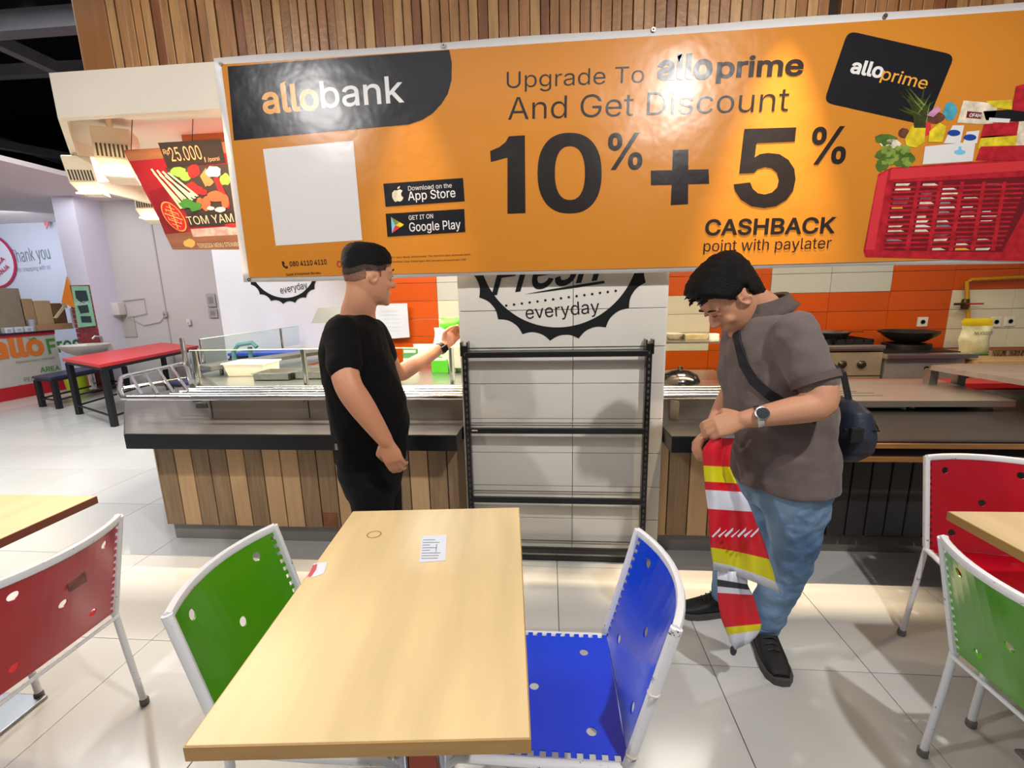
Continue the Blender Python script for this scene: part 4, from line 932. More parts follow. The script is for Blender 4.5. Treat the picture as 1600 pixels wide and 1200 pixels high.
# wash basin on the pillar
c = atY(128, 546, 6.55)
t = thing('wash_basin', 'white oval wash basin mounted by the brick pillar', 'basin', (c.x, 6.6, c.z-.1)); base()
MB().lathe([(.06, -.02), (.12, 0), (.24, .06), (.33, .15), (.34, .17), (.32, .17), (.23, .08), (.08, .03)], 28).build('bowl', mat('ceramic', '#dcd6cc', .15), t, smooth=True)
MB().tube([(0, .3, .15), (0, .3, .27), (0, .2, .29), (0, .15, .25)], .015, 8).build('tap', tubem, t); MB().box((-.18, .2, .0), (.18, .35, .16)).build('wall_mount', MATS['ceramic'], t)
MB().lathe([(.05, -.55), (.05, -.02), (.03, -.02)], 12).build('drain_pipe', tubem, t)
t.children[0].scale = (1.0, .9, 1)
base()
c = atZ(121, 606, 0)
t = thing('waste_bin', 'lime green plastic waste bin under the wash basin', 'bin', (c.x+.35, 6.75, 0)); base()
MB().lathe([(.13, 0), (.14, .01), (.17, .33), (.185, .34), (.185, .36), (.16, .36), (.13, .04)], 24).build('bin_body', mat('lime', '#b6c832', .4), t, smooth=True); MB().lathe([(.176, .30), (.19, .31), (.19, .325), (.176, .33)], 24).build('rim_band', MATS['lime'], t)
base()
# dispenser on the grey wall
c = atY(177, 482, 7.3)
t = thing('towel_dispenser', 'white wall dispenser with a grey water stain below', 'dispenser', (c.x, 7.39, c.z)); base()
MB().bbox((-.15, -.14, -.12), (.15, 0, .10), .03).build('cover', mat('disp', '#d3cdc6', .35), t, smooth=True); MB().box((-.14, -.135, -.135), (.14, -.01, -.12)).build('tray_slot', mat('dispd', '#8d8781', .5), t)
base()
t = tag(MB_at(atY(190, 510, 7.39)).box((c.x-.06, 7.385, c.z-.50), (c.x+.26, 7.392, c.z-.13)).build('water_stain', mat('stain', '#b5b0a6', .6)), 'faint beige stain patch under the white dispenser', 'stain'); base()
t = tag(MB().tube([atY(*q, 7.38) for q in ((192, 470), (225, 466), (229, 490), (200, 496), (225, 508), (250, 503), (259, 490))], .008, 6).build('wall_cable', mat('cable_w', '#bcb6b2', .5)), 'thin pale cable looping from the white dispenser', 'cable')
for k, (px, py, h_) in enumerate(((330, 469, .22), (333, 489, .16))):
    c = atY(px, py, 7.38); ORG[0] = c
    t = thing('wall_switch', ['upper small grey notice on the grey wall corner', 'lower small grey notice on the grey wall corner'][k], 'notice', c, 'small notices at the wall corner'); MB().bbox(c-Vector((.08, .01, h_/2)), c+Vector((.08, 0, h_/2)), .004).build('plate', mat('notice_grey', '#a9a5a6', .5), t); MB().box(c-Vector((.04, .014, h_/4)), c+Vector((.04, -.01, h_/4))).build('print', mat('notice_dk', '#8b8789', .5), t); base()
for k, (px, py) in enumerate(((259, 491), (296, 503))):
    c = atY(px, py, 7.38); ORG[0] = c; t = thing('wall_outlet', ['small grey cable outlet on the grey wall', 'pale tap shaped fitting low on the grey wall'][k], 'outlet', c); MB().bbox(c-Vector((.035, .03, .05)), c+Vector((.035, 0, .05)), .008).build('plate', MATS['notice_grey'] if k == 0 else white, t); MB().lathe([(.012, 0), (.012, .02)], 10, Matrix.Translation(c-Vector((0, .03, 0))) @ Matrix.Rotation(PI/2, 4, 'X')).build('plug', MATS['notice_dk'] if k == 0 else white, t); base()
# red table and blue benches
redt = mat('red_top', '#d8343a', .35); bluet = mat('blue_top', '#2c2f55', .35); blkm = mat('black_legs', '#1b1a1f', .45)
def ltable(name, label, cat, quad, z, th, mt, legs, group=None, low=.12, r=.028, bluecol=None):
    c = sum((Vector(q) for q in quad), Vector((0, 0)))/4; loc = Vector((c.x, c.y, 0)); t = thing(name, label, cat, loc, group)
    MB().poly([(q[0], q[1], z-th) for q in quad], (0, 0, th)).build('tabletop' if cat == 'table' else 'seat', mt, t)
    MB().poly([(c.x+(q[0]-c.x)*.97, c.y+(q[1]-c.y)*.97, z-th-.04) for q in quad], (0, 0, .038)).build('apron', blkm, t)
    L = []
    for q in quad:
        p = (c.x+(q[0]-c.x)*.93, c.y+(q[1]-c.y)*.93); L.append(p); MB().box((p[0]-r, p[1]-r, 0), (p[0]+r, p[1]+r, z-th-.03)).build('leg', blkm, t)
    for a, b in ((0, 1), (2, 3), (1, 2), (3, 0)):
        MB().tube([(L[a][0], L[a][1], low), (L[b][0], L[b][1], low)], .014, 6).build('stretcher', blkm, t)
    base(); return t
def qd(p0, p1, wd):   # near-left, near-right, then backwards
    a = Vector(p0); b = Vector(p1); d = (b-a).normalized(); n = Vector((d.y, -d.x)); return a, b, d, n
A1 = atZ(97, 560, .75); A2 = atZ(155, 570, .75); A3 = atZ(310, 540, .75)
v1 = Vector((A1.x, A1.y)); v2 = Vector((A2.x, A2.y)); v3 = Vector((A3.x, A3.y)); ax = (v3-v2)
ltable('dining_table', 'long red topped table with black legs in the left hall', 'table', [v1, v2, v3, v1+ax], .75, .035, redt, 4)
B1 = atZ(50, 588, .45); B2 = atZ(105, 591, .45); b1 = Vector((B1.x, B1.y)); b2 = b1+Vector((.42, -.12)); axn = ax.normalized()
ltable('bench', 'dark blue bench left of the long red table, nearest the kiosk', 'bench', [b1, b2, b2+axn*1.45, b1+axn*1.45], .45, .03, bluet, 4, 'blue benches in the left hall')
c1 = v2+Vector((.25, .55)); c2 = c1+Vector((.38, -.1))
ltable('bench', 'dark blue bench between the red table and the steel counter', 'bench', [c1, c2, c2+axn*1.9, c1+axn*1.9], .45, .03, bluet, 4, 'blue benches in the left hall')
# blue table by the white wall
a = atZ(445, 540, .75); ltable('dining_table', 'bright blue topped table glimpsed behind the sneeze guard', 'table', [Vector((-3.9, 5.15)), Vector((-2.9, 5.15)), Vector((-2.9, 5.6)), Vector((-3.9, 5.6))], .80, .03, mat('blue_bright', '#3a55c8', .4), 4)
# teal register stand seen through the glass
p = atY(378, 535, 4.9); ORG[0] = Vector((p.x, 4.9, 0))
t = thing('teal_stool', 'teal metal stool frame seen through the sneeze guard', 'stool', (p.x, 4.9, 0)); tl = mat('teal', '#6d9a9c', .4)
MB().tube([(p.x-.12, 4.9, .0), (p.x-.12, 4.9, .85), (p.x-.05, 4.9, .93), (p.x+.12, 4.9, .95), (p.x+.17, 4.9, .90)], .025, 8).build('frame', tl, t); MB().tube([(p.x+.05, 4.95, 0), (p.x+.05, 4.95, .9)], .025, 8).build('leg', tl, t); MB().bbox((p.x-.15, 4.8, .55), (p.x+.15, 5.05, .58), .005).build('seat', tl, t)
base()
# ============================================================ CAFE TABLES
topw = mat('table_wood', '#dfc695', .33, var=.13, scale=1.6, stretch=(7, 1.1, 1), coat=.0, spec=.5)
edgew = mat('edge_wood', '#b98f55', .45, var=.15, scale=5, stretch=(1, 1, 6)); edgeb = mat('edge_brown', '#7a4a38', .45)
chrome = mat('chrome', '#d0d0d2', .12, metal=1); bplate = mat('base_steel', '#9fa2a8', .3, metal=.9, var=.1, scale=4)
def cafe(name, label, c, wx, wy, rz, edge, orange=False, z=.73):
    t = thing(name, label, 'table', (c[0], c[1], 0), 'wood topped cafe tables', rz); base()
    tp_ = MB().bbox((-wx/2, -wy/2, z-.030), (wx/2, wy/2, z), .002).build('tabletop', topw, t)
    MB().box((-wx/2-.002, -wy/2-.002, z-.029), (wx/2+.002, -wy/2, z-.002)).box((-wx/2-.002, wy/2, z-.029), (wx/2+.002, wy/2+.002, z-.002)).box((-wx/2-.002, -wy/2, z-.029), (-wx/2, wy/2, z-.002)).box((wx/2, -wy/2, z-.029), (wx/2+.002, wy/2, z-.002)).build('edge_band', edge, t)
    MB().bbox((-.22, -.25, 0), (.22, .25, .012), .004).build('base_plate', bplate, t)
    for xx in (-.055, .055): MB().tube([(xx, 0, .012), (xx, 0, z-.045)], .016, 12).build('column', chrome, t, smooth=True)
    MB().bbox((-.20, -.25, z-.045), (.20, .25, z-.03), .004).build('top_bracket', bplate, t)
    MB().bbox((-.038, -.006, .10), (.038, .006, z-.06), .003).build('column_panel', mat('orange_panel2', '#d4644a', .4) if orange else bplate, t)
    return t
ct_ = cafe('cafe_table', 'pale wood table in the centre with a receipt and stickers on it', (-.346, .975), .555, .80, math.radians(5), edgew, True)
cafe('cafe_table', 'pale wood table with dark brown edge at the left border', (-2.08, 1.02), .80, .82, 0, edgeb)
cafe('cafe_table', 'pale wood table cut by the right border, between red and green chairs', (1.66, 1.03), .80, .80, math.radians(1), edgew)
T0 = .7305
t = thing('receipt', 'white printed paper slip lying near the far end of the centre table', 'paper', atZ(677, 858, T0), 'papers on the centre table')
MB().poly([atZ(x, y, T0) for x, y in ((659, 838), (698, 836), (696, 876), (655, 879))], (0, 0, .0008)).build('sheet', mat('paper_w', '#d9dee8', .5), t)
g = MB(); T1 = T0+.0012
for k in range(8):
    y = 843+k*4.1; x1 = 672 if k in (2, 4) else 680+((k*7) % 9); g.add([atZ(661-k*.4, y, T1), atZ(x1, y-.4, T1), atZ(x1, y+.9, T1), atZ(661-k*.4, y+1.3, T1)], [(0, 1, 2, 3)])
g.add([atZ(681.5, 850, T1), atZ(683, 850, T1), atZ(681.8, 862, T1), atZ(680.4, 862, T1)], [(0, 1, 2, 3)])
g.build('print_lines', mat('print_grey', '#8c93a0', .6), t)
t = thing('table_sticker', 'small red and white torn label at the left table edge', 'sticker', atZ(495, 890, T0))
MB().poly([atZ(x, y, T0) for x, y in ((490, 881), (512, 878), (506, 896), (489, 902), (479, 902))], (0, 0, .0006)).build('label_sheet', MATS['paper_w'], t)
MB().add([atZ(x, y, T0+.001) for x, y in ((489, 883), (496, 881), (494, 890), (486, 901), (480, 901))], [(0, 1, 2, 3, 4)]).build('red_print', mat('lab_red', '#c24a55', .5), t)
t = thing('ring_stain', 'thin brown ring mark on the centre table top', 'stain', atZ(585, 835, T0))
g = MB(); N = 32; vv = []
c = atZ(584.5, 835, T0)
for k in range(N):
    a = 2*PI*k/N
    for r in (1, .87): vv.append(c+Vector((.0215*r*math.cos(a), .0205*r*math.sin(a), .0002)))
g.add(vv, [(2*k, 2*((k+1) % N), 2*((k+1) % N)+1, 2*k+1) for k in range(N)]).build('ring', mat('ring_brown', '#a5582c', .6), t)
base()
# ============================================================ CHAIRS
frm = mat('chair_frame', '#e9e9ec', .35, wear=.62, wcol='#5e5a56', wscale=38)
def leanx(z): return -.09*max(0, (z-.40))/.36
def boolcut(o, cuts):
    g = MB()
    for c, ax_ in cuts:
        M = Matrix.Translation(c) @ (Matrix.Rotation(PI/2, 4, 'Y') if ax_ == 'x' else Matrix.Identity(4))
        g.lathe([(.0125, -.08), (.0125, .08)], 16, M)
    sv_ = ORG[0].copy(); base(); k = g.build('cut', frm, o.parent); ORG[0] = sv_
    bake(o, [('BOOLEAN', dict(object=k, operation='DIFFERENCE', solver='EXACT'))]); bpy.data.objects.remove(k)
def toothed(fn, v0, v1, n, hw, inset, nu=12, th=.004):
    """strip surface fn(u in -1..1, v) with square teeth on both sides, given thickness"""
    mb = MB(); seg = n*2+1
    cols = [-1]+[-1+inset*1+(2-2*inset)*i/(nu) for i in range(nu+1)]+[1]
    vv = []; ff = []; nc = len(cols)
    rows = seg+1
    for s_ in (0, 1):
        for j in range(rows):
            for c in cols: p, nn = fn(c*hw, v0+(v1-v0)*j/seg); vv.append(p+nn*(th*(s_-.5)))
    def idx(s_, j, i): return s_*rows*nc+j*nc+i
    cells = {(j, i) for j in range(seg) for i in range(nc-1) if not ((i == 0 or i == nc-2) and j % 2 == 1)}
    for (j, i) in cells:
        ff.append((idx(0, j, i), idx(0, j, i+1), idx(0, j+1, i+1), idx(0, j+1, i))); ff.append((idx(1, j, i), idx(1, j+1, i), idx(1, j+1, i+1), idx(1, j, i+1)))
        for dj, di, a, b in ((-1, 0, (j, i), (j, i+1)), (1, 0, (j+1, i), (j+1, i+1)), (0, -1, (j, i), (j+1, i)), (0, 1, (j, i+1), (j+1, i+1))):
            if (j+dj, i+di) not in cells: ff.append((idx(0, *a), idx(0, *b), idx(1, *b), idx(1, *a)))
    return mb.add(vv, ff)
PROT = {}
def chair(name, label, colname, col, loc, rz, tie=False, hw=.19, key=None):
    t = thing(name, label, 'chair', (loc[0], loc[1], 0), 'white framed plastic cafe chairs', rz); base()
    pm = mat('plastic_'+colname, col, .22, coat=.3, spec=.5)
    def bfn(y, z):
        bow = -(.006+.044*max(0,(z-.41)/.33))*(1-(y/hw)**2); return Vector((leanx(z)+bow, y, z)), Vector((1, -.3*y/hw, .2)).normalized()
    def sfn(y, x):
        return Vector((x, y, .412-.006*(1-(y/hw)**2)*1.0)), Vector((0, 0, 1))
    if colname not in PROT:
        bk_ = toothed(bfn, .408, .742, 13, hw-.008, .065).build('backrest', pm, t)
        boolcut(bk_, [(Vector((-.1, y, z)), 'x') for y, z in ((-hw*.62, .70), (hw*.62, .70), (-hw*.55, .47), (hw*.55, .47), (0, .585))][: 5])
        se = toothed(sfn, -.003, .40, 14, hw-.008, .065).build('seat', pm, t)
        boolcut(se, [(Vector((x, y, .41)), 'z') for x, y in ((.07, hw*.62), (.07, -hw*.62), (.21, 0), (.34, hw*.55), (.34, -hw*.55))])
        bk_.data.shade_flat(); PROT[colname] = (bk_.data, se.data)
    else:
        for nm, d_ in zip(('backrest', 'seat'), PROT[colname]): q = bpy.data.objects.new(nm, d_); COL.objects.link(q); q.parent = t
    if 'frame' not in PROT:
        L = []
        n_ = 12
        top = [(leanx(.752)-.05*(1-(y/hw)**2), y, .752-.0*abs(y)) for y in [hw-2*hw*i/n_ for i in range(n_+1)]]
        L.append(MB().tube(top, .0135, 8, flat=.75).build('top_rail', frm, t, smooth=True))
        low_ = [(-.010, y, .388) for y in [hw-2*hw*i/n_ for i in range(n_+1)]]
        L.append(MB().tube(low_, .006, 8).build('lower_rail', frm, t, smooth=True))
        for s_ in (1, -1):
            L.append(MB().tube([(leanx(.758), s_*hw, .758), (leanx(.58), s_*hw, .58), (leanx(.41), s_*hw, .41)], .0135, 8, flat=.75, up=(1, 0, 0)).build('back_post', frm, t, smooth=True))
            L.append(MB().tube([(0, s_*hw, .412), (.0, s_*(hw+.012), .25), (-.005, s_*(hw+.03), .012)], .0115, 10, flat=.8, up=(1, 0, 0)).build('leg', frm, t, smooth=True))
            L.append(MB().tube([(.0, s_*hw, .402), (.2, s_*hw, .400), (.375, s_*hw, .402), (.398, s_*(hw+.002), .385), (.405, s_*(hw+.015), .22), (.415, s_*(hw+.032), .012)], .0112, 10, flat=.8, up=(0, 1, 0)).build('leg', frm, t, smooth=True))
            for xx in (-.005, .415): L.append(MB().lathe([(.013, 0), (.0145, .004), (.0145, .022), (.012, .026)], 12, None, (xx, s_*(hw+.031))).build('foot_cap', mat('foot_cap', '#6e6a66', .5), t))
        L.append(MB().tube([(.395, hw, .398), (.40, 0, .396), (.395, -hw, .398)], .009, 8).build('front_rail', frm, t, smooth=True))
        PROT['frame'] = [(q.name.split('.')[0], q.data) for q in L]
    else:
        for nm, d_ in PROT['frame']: q = bpy.data.objects.new(nm, d_); COL.objects.link(q); q.parent = t
    if tie:
        for z in (.60, .44):
            MB().tube([(leanx(z)+.012*math.cos(a)+.0, -hw*1.0*-1+.0+.016*math.sin(a), z+.006*math.sin(a)) for a in [PI*2*k/12 for k in range(13)]], .0022, 6).build('cable_tie', mat('tie', '#d8c9bd', .4), t)
    return t
chair('cafe_chair', 'blue plastic chair with white frame at the right of the centre table', 'blue', '#0d46e0', (.165, 1.02), PI, tie=True, hw=.195)
chair('cafe_chair', 'green plastic chair at the left of the centre table', 'green', '#4d9a08', (-.748, 1.0), 0, hw=.195)
cr_ = chair('cafe_chair', 'red plastic chair seen from behind at the left border', 'red', '#b30d22', (-1.475, 1.04), PI, hw=.195)
MB().box((-.1015, -.055, .62), (-.0985, -.005, .69)).build('glue_patch', mat('glue', '#8a5a50', .7, var=.4, scale=40), cr_)
chair('cafe_chair', 'green plastic chair seen from behind at the lower right border', 'green', '#4d9a08', (1.16, 1.02), math.radians(2), hw=.195)
chair('cafe_chair', 'red plastic chair against the black plank counter at the right border', 'red', '#b30d22', (1.68, 1.72), math.radians(-101), hw=.195)
base()
# ============================================================ SHELF RACK
sh = thing('shelf_rack', 'empty black metal shelving frame standing in front of the tiled pillar', 'shelf rack')
srm = mat('rack_black', '#141415', .3, coat=.2)
SY = 2.235
for s_, (pt, pb_) in enumerate((((724, 541), (740, 861)), ((1014, 537), (1004, 863)))):
    a = atY(*pt, SY); xx = (atY(*pt, SY).x+atY(*pb_, SY).x)/2; zt3 = a.z
    m_ = MB().box((xx-.014, SY, 0), (xx+.014, SY+.035, zt3)); m_.build('upright', srm, sh)
    g = MB(); z = .04
    while z < zt3-.04:
        g.box((xx-.004, SY-.0015, z), (xx+.004, SY, z+.016)); z += .032
    tag(g.build('slots', mat('slot_pale', '#4a4846', .6), sh), kind='stuff')
    MB().box((xx-.02, SY-.01, zt3-.05), (xx-.013, SY+.05, zt3+.02)).box((xx+.013, SY-.01, zt3-.05), (xx+.02, SY+.05, zt3+.02)).build('top_clip', srm, sh)
xl = atY(732, 700, SY).x+.005; xr = atY(1007, 700, SY).x-.002
for py in (553, 673, 782, 860):
    zc = atY(870, py, SY-.01).z
    MB().bbox((xl, SY-.018, zc-.016), (xr, SY+.006, zc+.013), .004).build('beam', srm, sh)
    MB().box((xl, SY+.045, zc+.022), (xr, SY+.05, zc+.026)).build('back_wire', mat('wire_grey', '#77746f', .4, metal=.6), sh)
MB().box((xl-.01, SY+.0, .0), (xr+.01, SY+.04, .008)).build('foot_rail', srm, sh)
MB().box((xl+.02, SY-.021, atY(870, 673, SY).z+.002), (xl+.05, SY-.018, atY(870, 673, SY).z+.008)).build('price_clip', mat('clip', '#c9b3a0', .4), sh)
base()
# ============================================================ PEOPLE
skin1 = mat('skin_warm', '#c48a6b', .5, var=.06, scale=6); skin2 = mat('skin_tan', '#c08a6c', .5, var=.06, scale=6)
hairm = mat('hair_black', '#060506', .6, spec=.25, bump=.5, bscale=120, bstretch=(1, 1, 3)); fade = mat('hair_fade', '#7b5544', .6, var=.15, scale=60)
def loft(mb, rings, n=28, e=2.3):
    """rings: (centre, forward vec, left vec, front, back, half width)"""
    vv = []; ff = []
    for c, fv, lv, fr, bk_, hw_ in rings:
        for j in range(n):
            a = 2*PI*j/n; ca, sa = math.cos(a), math.sin(a)
            x = math.copysign(abs(ca)**(2/e), ca)*(fr if ca > 0 else bk_); y = math.copysign(abs(sa)**(2/e), sa)*hw_
            vv.append(c+fv*x+lv*y)
    for i in range(len(rings)-1):
        for j in range(n): ff.append((i*n+j, i*n+(j+1) % n, (i+1)*n+(j+1) % n, (i+1)*n+j))
    ff.append(tuple(reversed(range(n)))); ff.append(tuple(range((len(rings)-1)*n, len(rings)*n)))
    mb.add(vv, ff)
def chaikin(pts, k=2):
    for _ in range(k):
        o = [pts[0]]
        for a, b in zip(pts, pts[1:]): o += [a*.75+b*.25, a*.25+b*.75]
        o.append(pts[-1]); pts = o
    return pts
def limb(mb, pts, rs, n=16, up=None, k=2):
    P_s = chaikin([Vector(p) for p in pts], k); r4 = chaikin([Vector((r if isinstance(r, (int, float)) else r[0], r if isinstance(r, (int, float)) else r[1], 0)) for r in rs], k)
    mb.tube(P_s, [(r.x, r.y) for r in r4], n, up=up)
    mb.ball(P_s[0], r4[0].x*.98, 12); mb.ball(P_s[-1], r4[-1].x*.98, 12)
def hand(mb, wr, d, n, side, curl=.5, s=1, spread=.0, thumb=.6):
    wr = Vector(wr); d = Vector(d).normalized(); n = Vector(n); n = (n-d*n.dot(d)).normalized(); b = d.cross(n).normalized()*side
    mb.tube([wr-d*.02*s, wr+d*.02*s, wr+d*.055*s, wr+d*.088*s], [(.019*s, .024*s), (.017*s, .030*s), (.0155*s, .039*s), (.011*s, .038*s)], 16, up=n)
    for i, (o, l) in enumerate(((.028, .92), (.0095, 1), (-.0095, .95), (-.0275, .76))):
        p = wr+d*(.083*s-(.008*s if i == 3 else 0))+b*(o*s); a = curl*(.6+.08*i); pts = [p-d*.02*s, p]; dirv = d+b*(o*spread)
        for sg_ in (.042, .027, .022):
            dd = (dirv*math.cos(a)+n*math.sin(a)).normalized(); pts.append(pts[-1]+dd*(sg_*l*s)); a += curl*1.1
        mb.tube(pts, [.010*s, .0098*s, .0088*s, .0082*s, .0068*s], 10); mb.ball(pts[-1], .0068*s, 8); mb.ball(pts[2], .009*s, 8)
    p = wr+d*.022*s+b*.022*s; q = p+(d*.65+b*.62+n*.3).normalized()*.042*s; r = q+(d*.9+b*(.25-thumb*.5)+n*(.25+thumb*.5)).normalized()*.034*s; t_ = r+(d*.9-b*thumb*.5+n*(.2+thumb*.6)).normalized()*.026*s
    mb.tube([p, q, r, t_], [.015*s, .0125*s, .0105*s, .0082*s], 10); mb.ball(t_, .0082*s, 8); mb.ball(q, .012*s, 8)
def head_geo(mb, c, fv, lv, uv, s=1, chub=1):
    R0 = [(.118, .025, .045, .03), (.108, .058, .078, .055), (.085, .080, .096, .069), (.045, .090, .103, .076), (.005, .087, .101, .077), (-.03, .087, .092, .0755), (-.06, .086, .074, .070), (-.085, .084, .045, .061), (-.105, .079, .01, .047), (-.119, .066, -.02, .026)]
    loft(mb, [(c+uv*(z*s), fv, lv, f_*s, b_*s, w_*s*(chub if z < 0 else 1)) for z, f_, b_, w_ in R0], 32, 2.15)
    g = lambda x, y, z: c+fv*(x*s)+lv*(y*s)+uv*(z*s)
    mb.tube([g(.078, 0, .012), g(.096, 0, -.012), g(.106, 0, -.032), g(.098, 0, -.042)], [.008*s, .0105*s, .013*s, .010*s], 12)
    for y in (-1, 1):
        mb.ball(g(.094, y*.013, -.036), .0085*s, 10)
        mb.tube([g(.085, y*.012, .024), g(.086, y*.035, .027), g(.074, y*.055, .02)], [.006*s, .0065*s, .005*s], 8)
        mb.ball(g(.077, y*.031, .004), (.014*s,)*3, 10)
        mb.ball(g(.062, y*.042, -.034), (.022*s,)*3, 12)
        # ear
        M = Matrix((fv*.6-uv*0+lv*y*-.25, lv*y, uv)).transposed().to_3x3()
        e0 = [g(-.004+.019*math.sin(a), y*(.080+.008*abs(math.sin(a))), -.002+.031*math.cos(a)) for a in [-.5+2*PI*k/12*.95 for k in range(11)]]
        mb.tube(e0, [.0048*s]*len(e0), 8); mb.tube([g(-.008, y*.072, -.018), g(-.006, y*.080, -.002), g(-.008, y*.078, .02)], [.009*s, .010*s, .008*s], 8)
        mb.ball(g(.003, y*.079, -.030), .0075*s, 8)
    mb.tube([g(.080, -.024, -.066), g(.0915, 0, -.063), g(.080, .024, -.066)], [.004*s, .007*s, .004*s], 8)
    mb.tube([g(.080, -.020, -.073), g(.0895, 0, -.075), g(.080, .020, -.073)], [.004*s, .0075*s, .004*s], 8)
    mb.ball(g(.076, 0, -.104), .018*s, 12)
def wrinkle(sc_, st):
    t = bpy.data.textures.new('cloth_folds', 'CLOUDS'); t.noise_scale = sc_; t.noise_depth = 1
    return [('DISPLACE', dict(texture=t, strength=st, mid_level=.5)), ('SMOOTH', dict(factor=.5, iterations=2))]
def volume(mb, name, m_, parent, vox=.005, sm=6, fac=.6, extra=()):
    o = mb.build(name, m_, parent)
    bake(o, [('REMESH', dict(mode='VOXEL', voxel_size=vox, use_smooth_shade=True)), ('SMOOTH', dict(factor=fac, iterations=sm))]+list(extra))
    o.data.materials.clear(); o.data.materials.append(m_); o.data.shade_smooth(); return o
from mathutils.bvhtree import BVHTree
def hair_shell(name, body, c, fv, lv, uv, thick, m_, parent, nu=72, nv=40, org=Vector((0, 0, 0))):
    """thick(u_forward, l_left, z_up unit dir) -> thickness in metres, or <= 0 for none"""
    bm = bmesh.new(); bm.from_mesh(body.data); bv = BVHTree.FromBMesh(bm); co = c-org
    vv = {}; V_ = []; 
    def vert(i, j):
        i %= nu
        if (i, j) in vv: return vv[(i, j)]
        a = 2*PI*i/nu; b = PI*.86*j/nv
        dl = Vector((math.sin(b)*math.cos(a), math.sin(b)*math.sin(a), math.cos(b))); d = fv*dl.x+lv*dl.y+uv*dl.z
        t = thick(dl)
        h = bv.ray_cast(co+d*.25, -d)
        r = .25-(h[3] if h[0] is not None else .15)
        if t > 0: t += .0022*noise.noise(dl*26)+.0012*noise.noise(dl*60)
        V_.append(c+d*(min(r, .135)+t)); vv[(i, j)] = len(V_)-1; return vv[(i, j)]
    ff = []
    for j in range(nv):
        for i in range(nu):
            a = 2*PI*(i+.5)/nu; b = PI*.86*(j+.5)/nv
            if thick(Vector((math.sin(b)*math.cos(a), math.sin(b)*math.sin(a), math.cos(b)))) > -.002:
                ff.append((vert(i, j), vert(i, j+1), vert(i+1, j+1), vert(i+1, j)))
    mb = MB().add(V_, ff); o = mb.build(name, m_, parent, smooth=True)
    bake(o, [('SOLIDIFY', dict(thickness=.006, offset=-1))]); bm.free(); o.data.shade_smooth(); return o
def sstep(x, a, b): t = max(0, min(1, (x-a)/(b-a))); return t*t*(3-2*t)
def eyes(c, fv, lv, uv, s, par, half=.0):
    for y in (-1, 1):
        g = lambda x, yy, z: c+fv*(x*s)+lv*(yy*s)+uv*(z*s)
        MB().tube([g(.0905, y*.018, .0045), g(.0925, y*.031, .002), g(.0875, y*.043, .004)], [.0012*s, .0022*s, .0012*s], 8).build('eye', mat('eye_dark', '#1c1310', .3), par, smooth=True)
        MB().tube([g(.092, y*.014, .026), g(.0935, y*.033, .031), g(.083, y*.054, .025)], [.0018*s, .0034*s, .0015*s], 8).build('eyebrow', hairm, par, smooth=True)
# ---------------------------------------------------------------- man in black
ORG[0] = Vector((-.75, 1.74, 0))
m1 = thing('person', 'man in black t-shirt and trousers with watch, reaching over the counter, seen from behind', 'person', (-.75, 1.74, 0))
Y1 = 1.74
al = math.radians(14); f1 = Vector((math.cos(al), math.sin(al), 0)); l1 = Vector((-math.sin(al), math.cos(al), 0)); zz1 = Vector((0, 0, 1))
pc = lambda x, y, Yv=Y1: atY(x, y, Yv)
hc = pc(576, 430, 1.74); ah = math.radians(37); fh1 = Vector((math.cos(ah), math.sin(ah), 0)); lh1 = Vector((-math.sin(ah), math.cos(ah), 0))
hf = (fh1*math.cos(.10)-zz1*math.sin(.10)).normalized(); hu = (zz1*math.cos(.10)+fh1*math.sin(.10)).normalized(); hl = lh1
hs = .93
neck0 = pc(556, 492); chest = pc(563, 545); waist = pc(573, 625); pel = pc(582, 700)
ns = Vector((chest.x, chest.y, 0))
shR = pc(533, 522, 1.565); elR = pc(541, 600, 1.45); wrR = pc(602, 688, 1.50)
shL = pc(584, 518, 1.90); elL = pc(618, 588, 2.12); wrL = pc(694, 541, 2.33)
mb = MB()
head_geo(mb, hc, hf, hl, hu, hs, 1.05)
limb(mb, [hc-hu*.03-hf*.02, hc-hu*.09-hf*.025, neck0+f1*.005, chest], [.060, .060, .066, .09], 20)
loft(mb, [(neck0-zz1*.03, f1, l1, .06, .06, .10), (chest, f1, l1, .09, .10, .15), (waist, f1, l1, .12, .11, .14), (pel, f1, l1, .10, .11, .14)], 24)
limb(mb, [shR, shR.lerp(elR, .5), elR, elR.lerp(wrR, .35)+Vector((0, 0, 0)), elR.lerp(wrR, .75), wrR], [.055, .050, .046, .047, .036, .028])
limb(mb, [shL, shL.lerp(elL, .5), elL, elL.lerp(wrL, .35), elL.lerp(wrL, .75), wrL], [.052, .048, .044, .043, .033, .026])
for s_ in (-1, 1):
    hip = pc(585, 735)+l1*(.082*s_); kn = Vector((pc(593, 795).x, hip.y, .47)); an = Vector((kn.x-.01, hip.y+.01, .09))
    limb(mb, [hip, kn, an], [.06, .045, .032])
hd = (wrR-elR).normalized()
hand(mb, wrR, (hd*.55+Vector((.06, .05, -.62))), (f1*.2+l1*.9), -1, .42, 1.0, thumb=.5)
hdL = (wrL-elL).normalized()
hand(mb, wrL, hdL*.8+Vector((0, .2, .35)), Vector((.5, .3, .5)), -1, .75, .98, thumb=.6)
body1 = volume(mb, 'body', skin1, m1, .0048, 5)
def th1(d):
    front = d.x; z = d.z
    low = .42-.10*sstep(front, -.2, .5)   # hairline height on the sides
    if front > .6: low = .56
    low = .34+.16*sstep(front, .2, .8)-.25*sstep(-front, .35, .95)
    low += .03*noise.noise(d*14)
    return (.008*sstep(z, low, low+.5)+.0018 if z > low else -.01)+.006*sstep(front, .45, .8)*sstep(z, .45, .7)
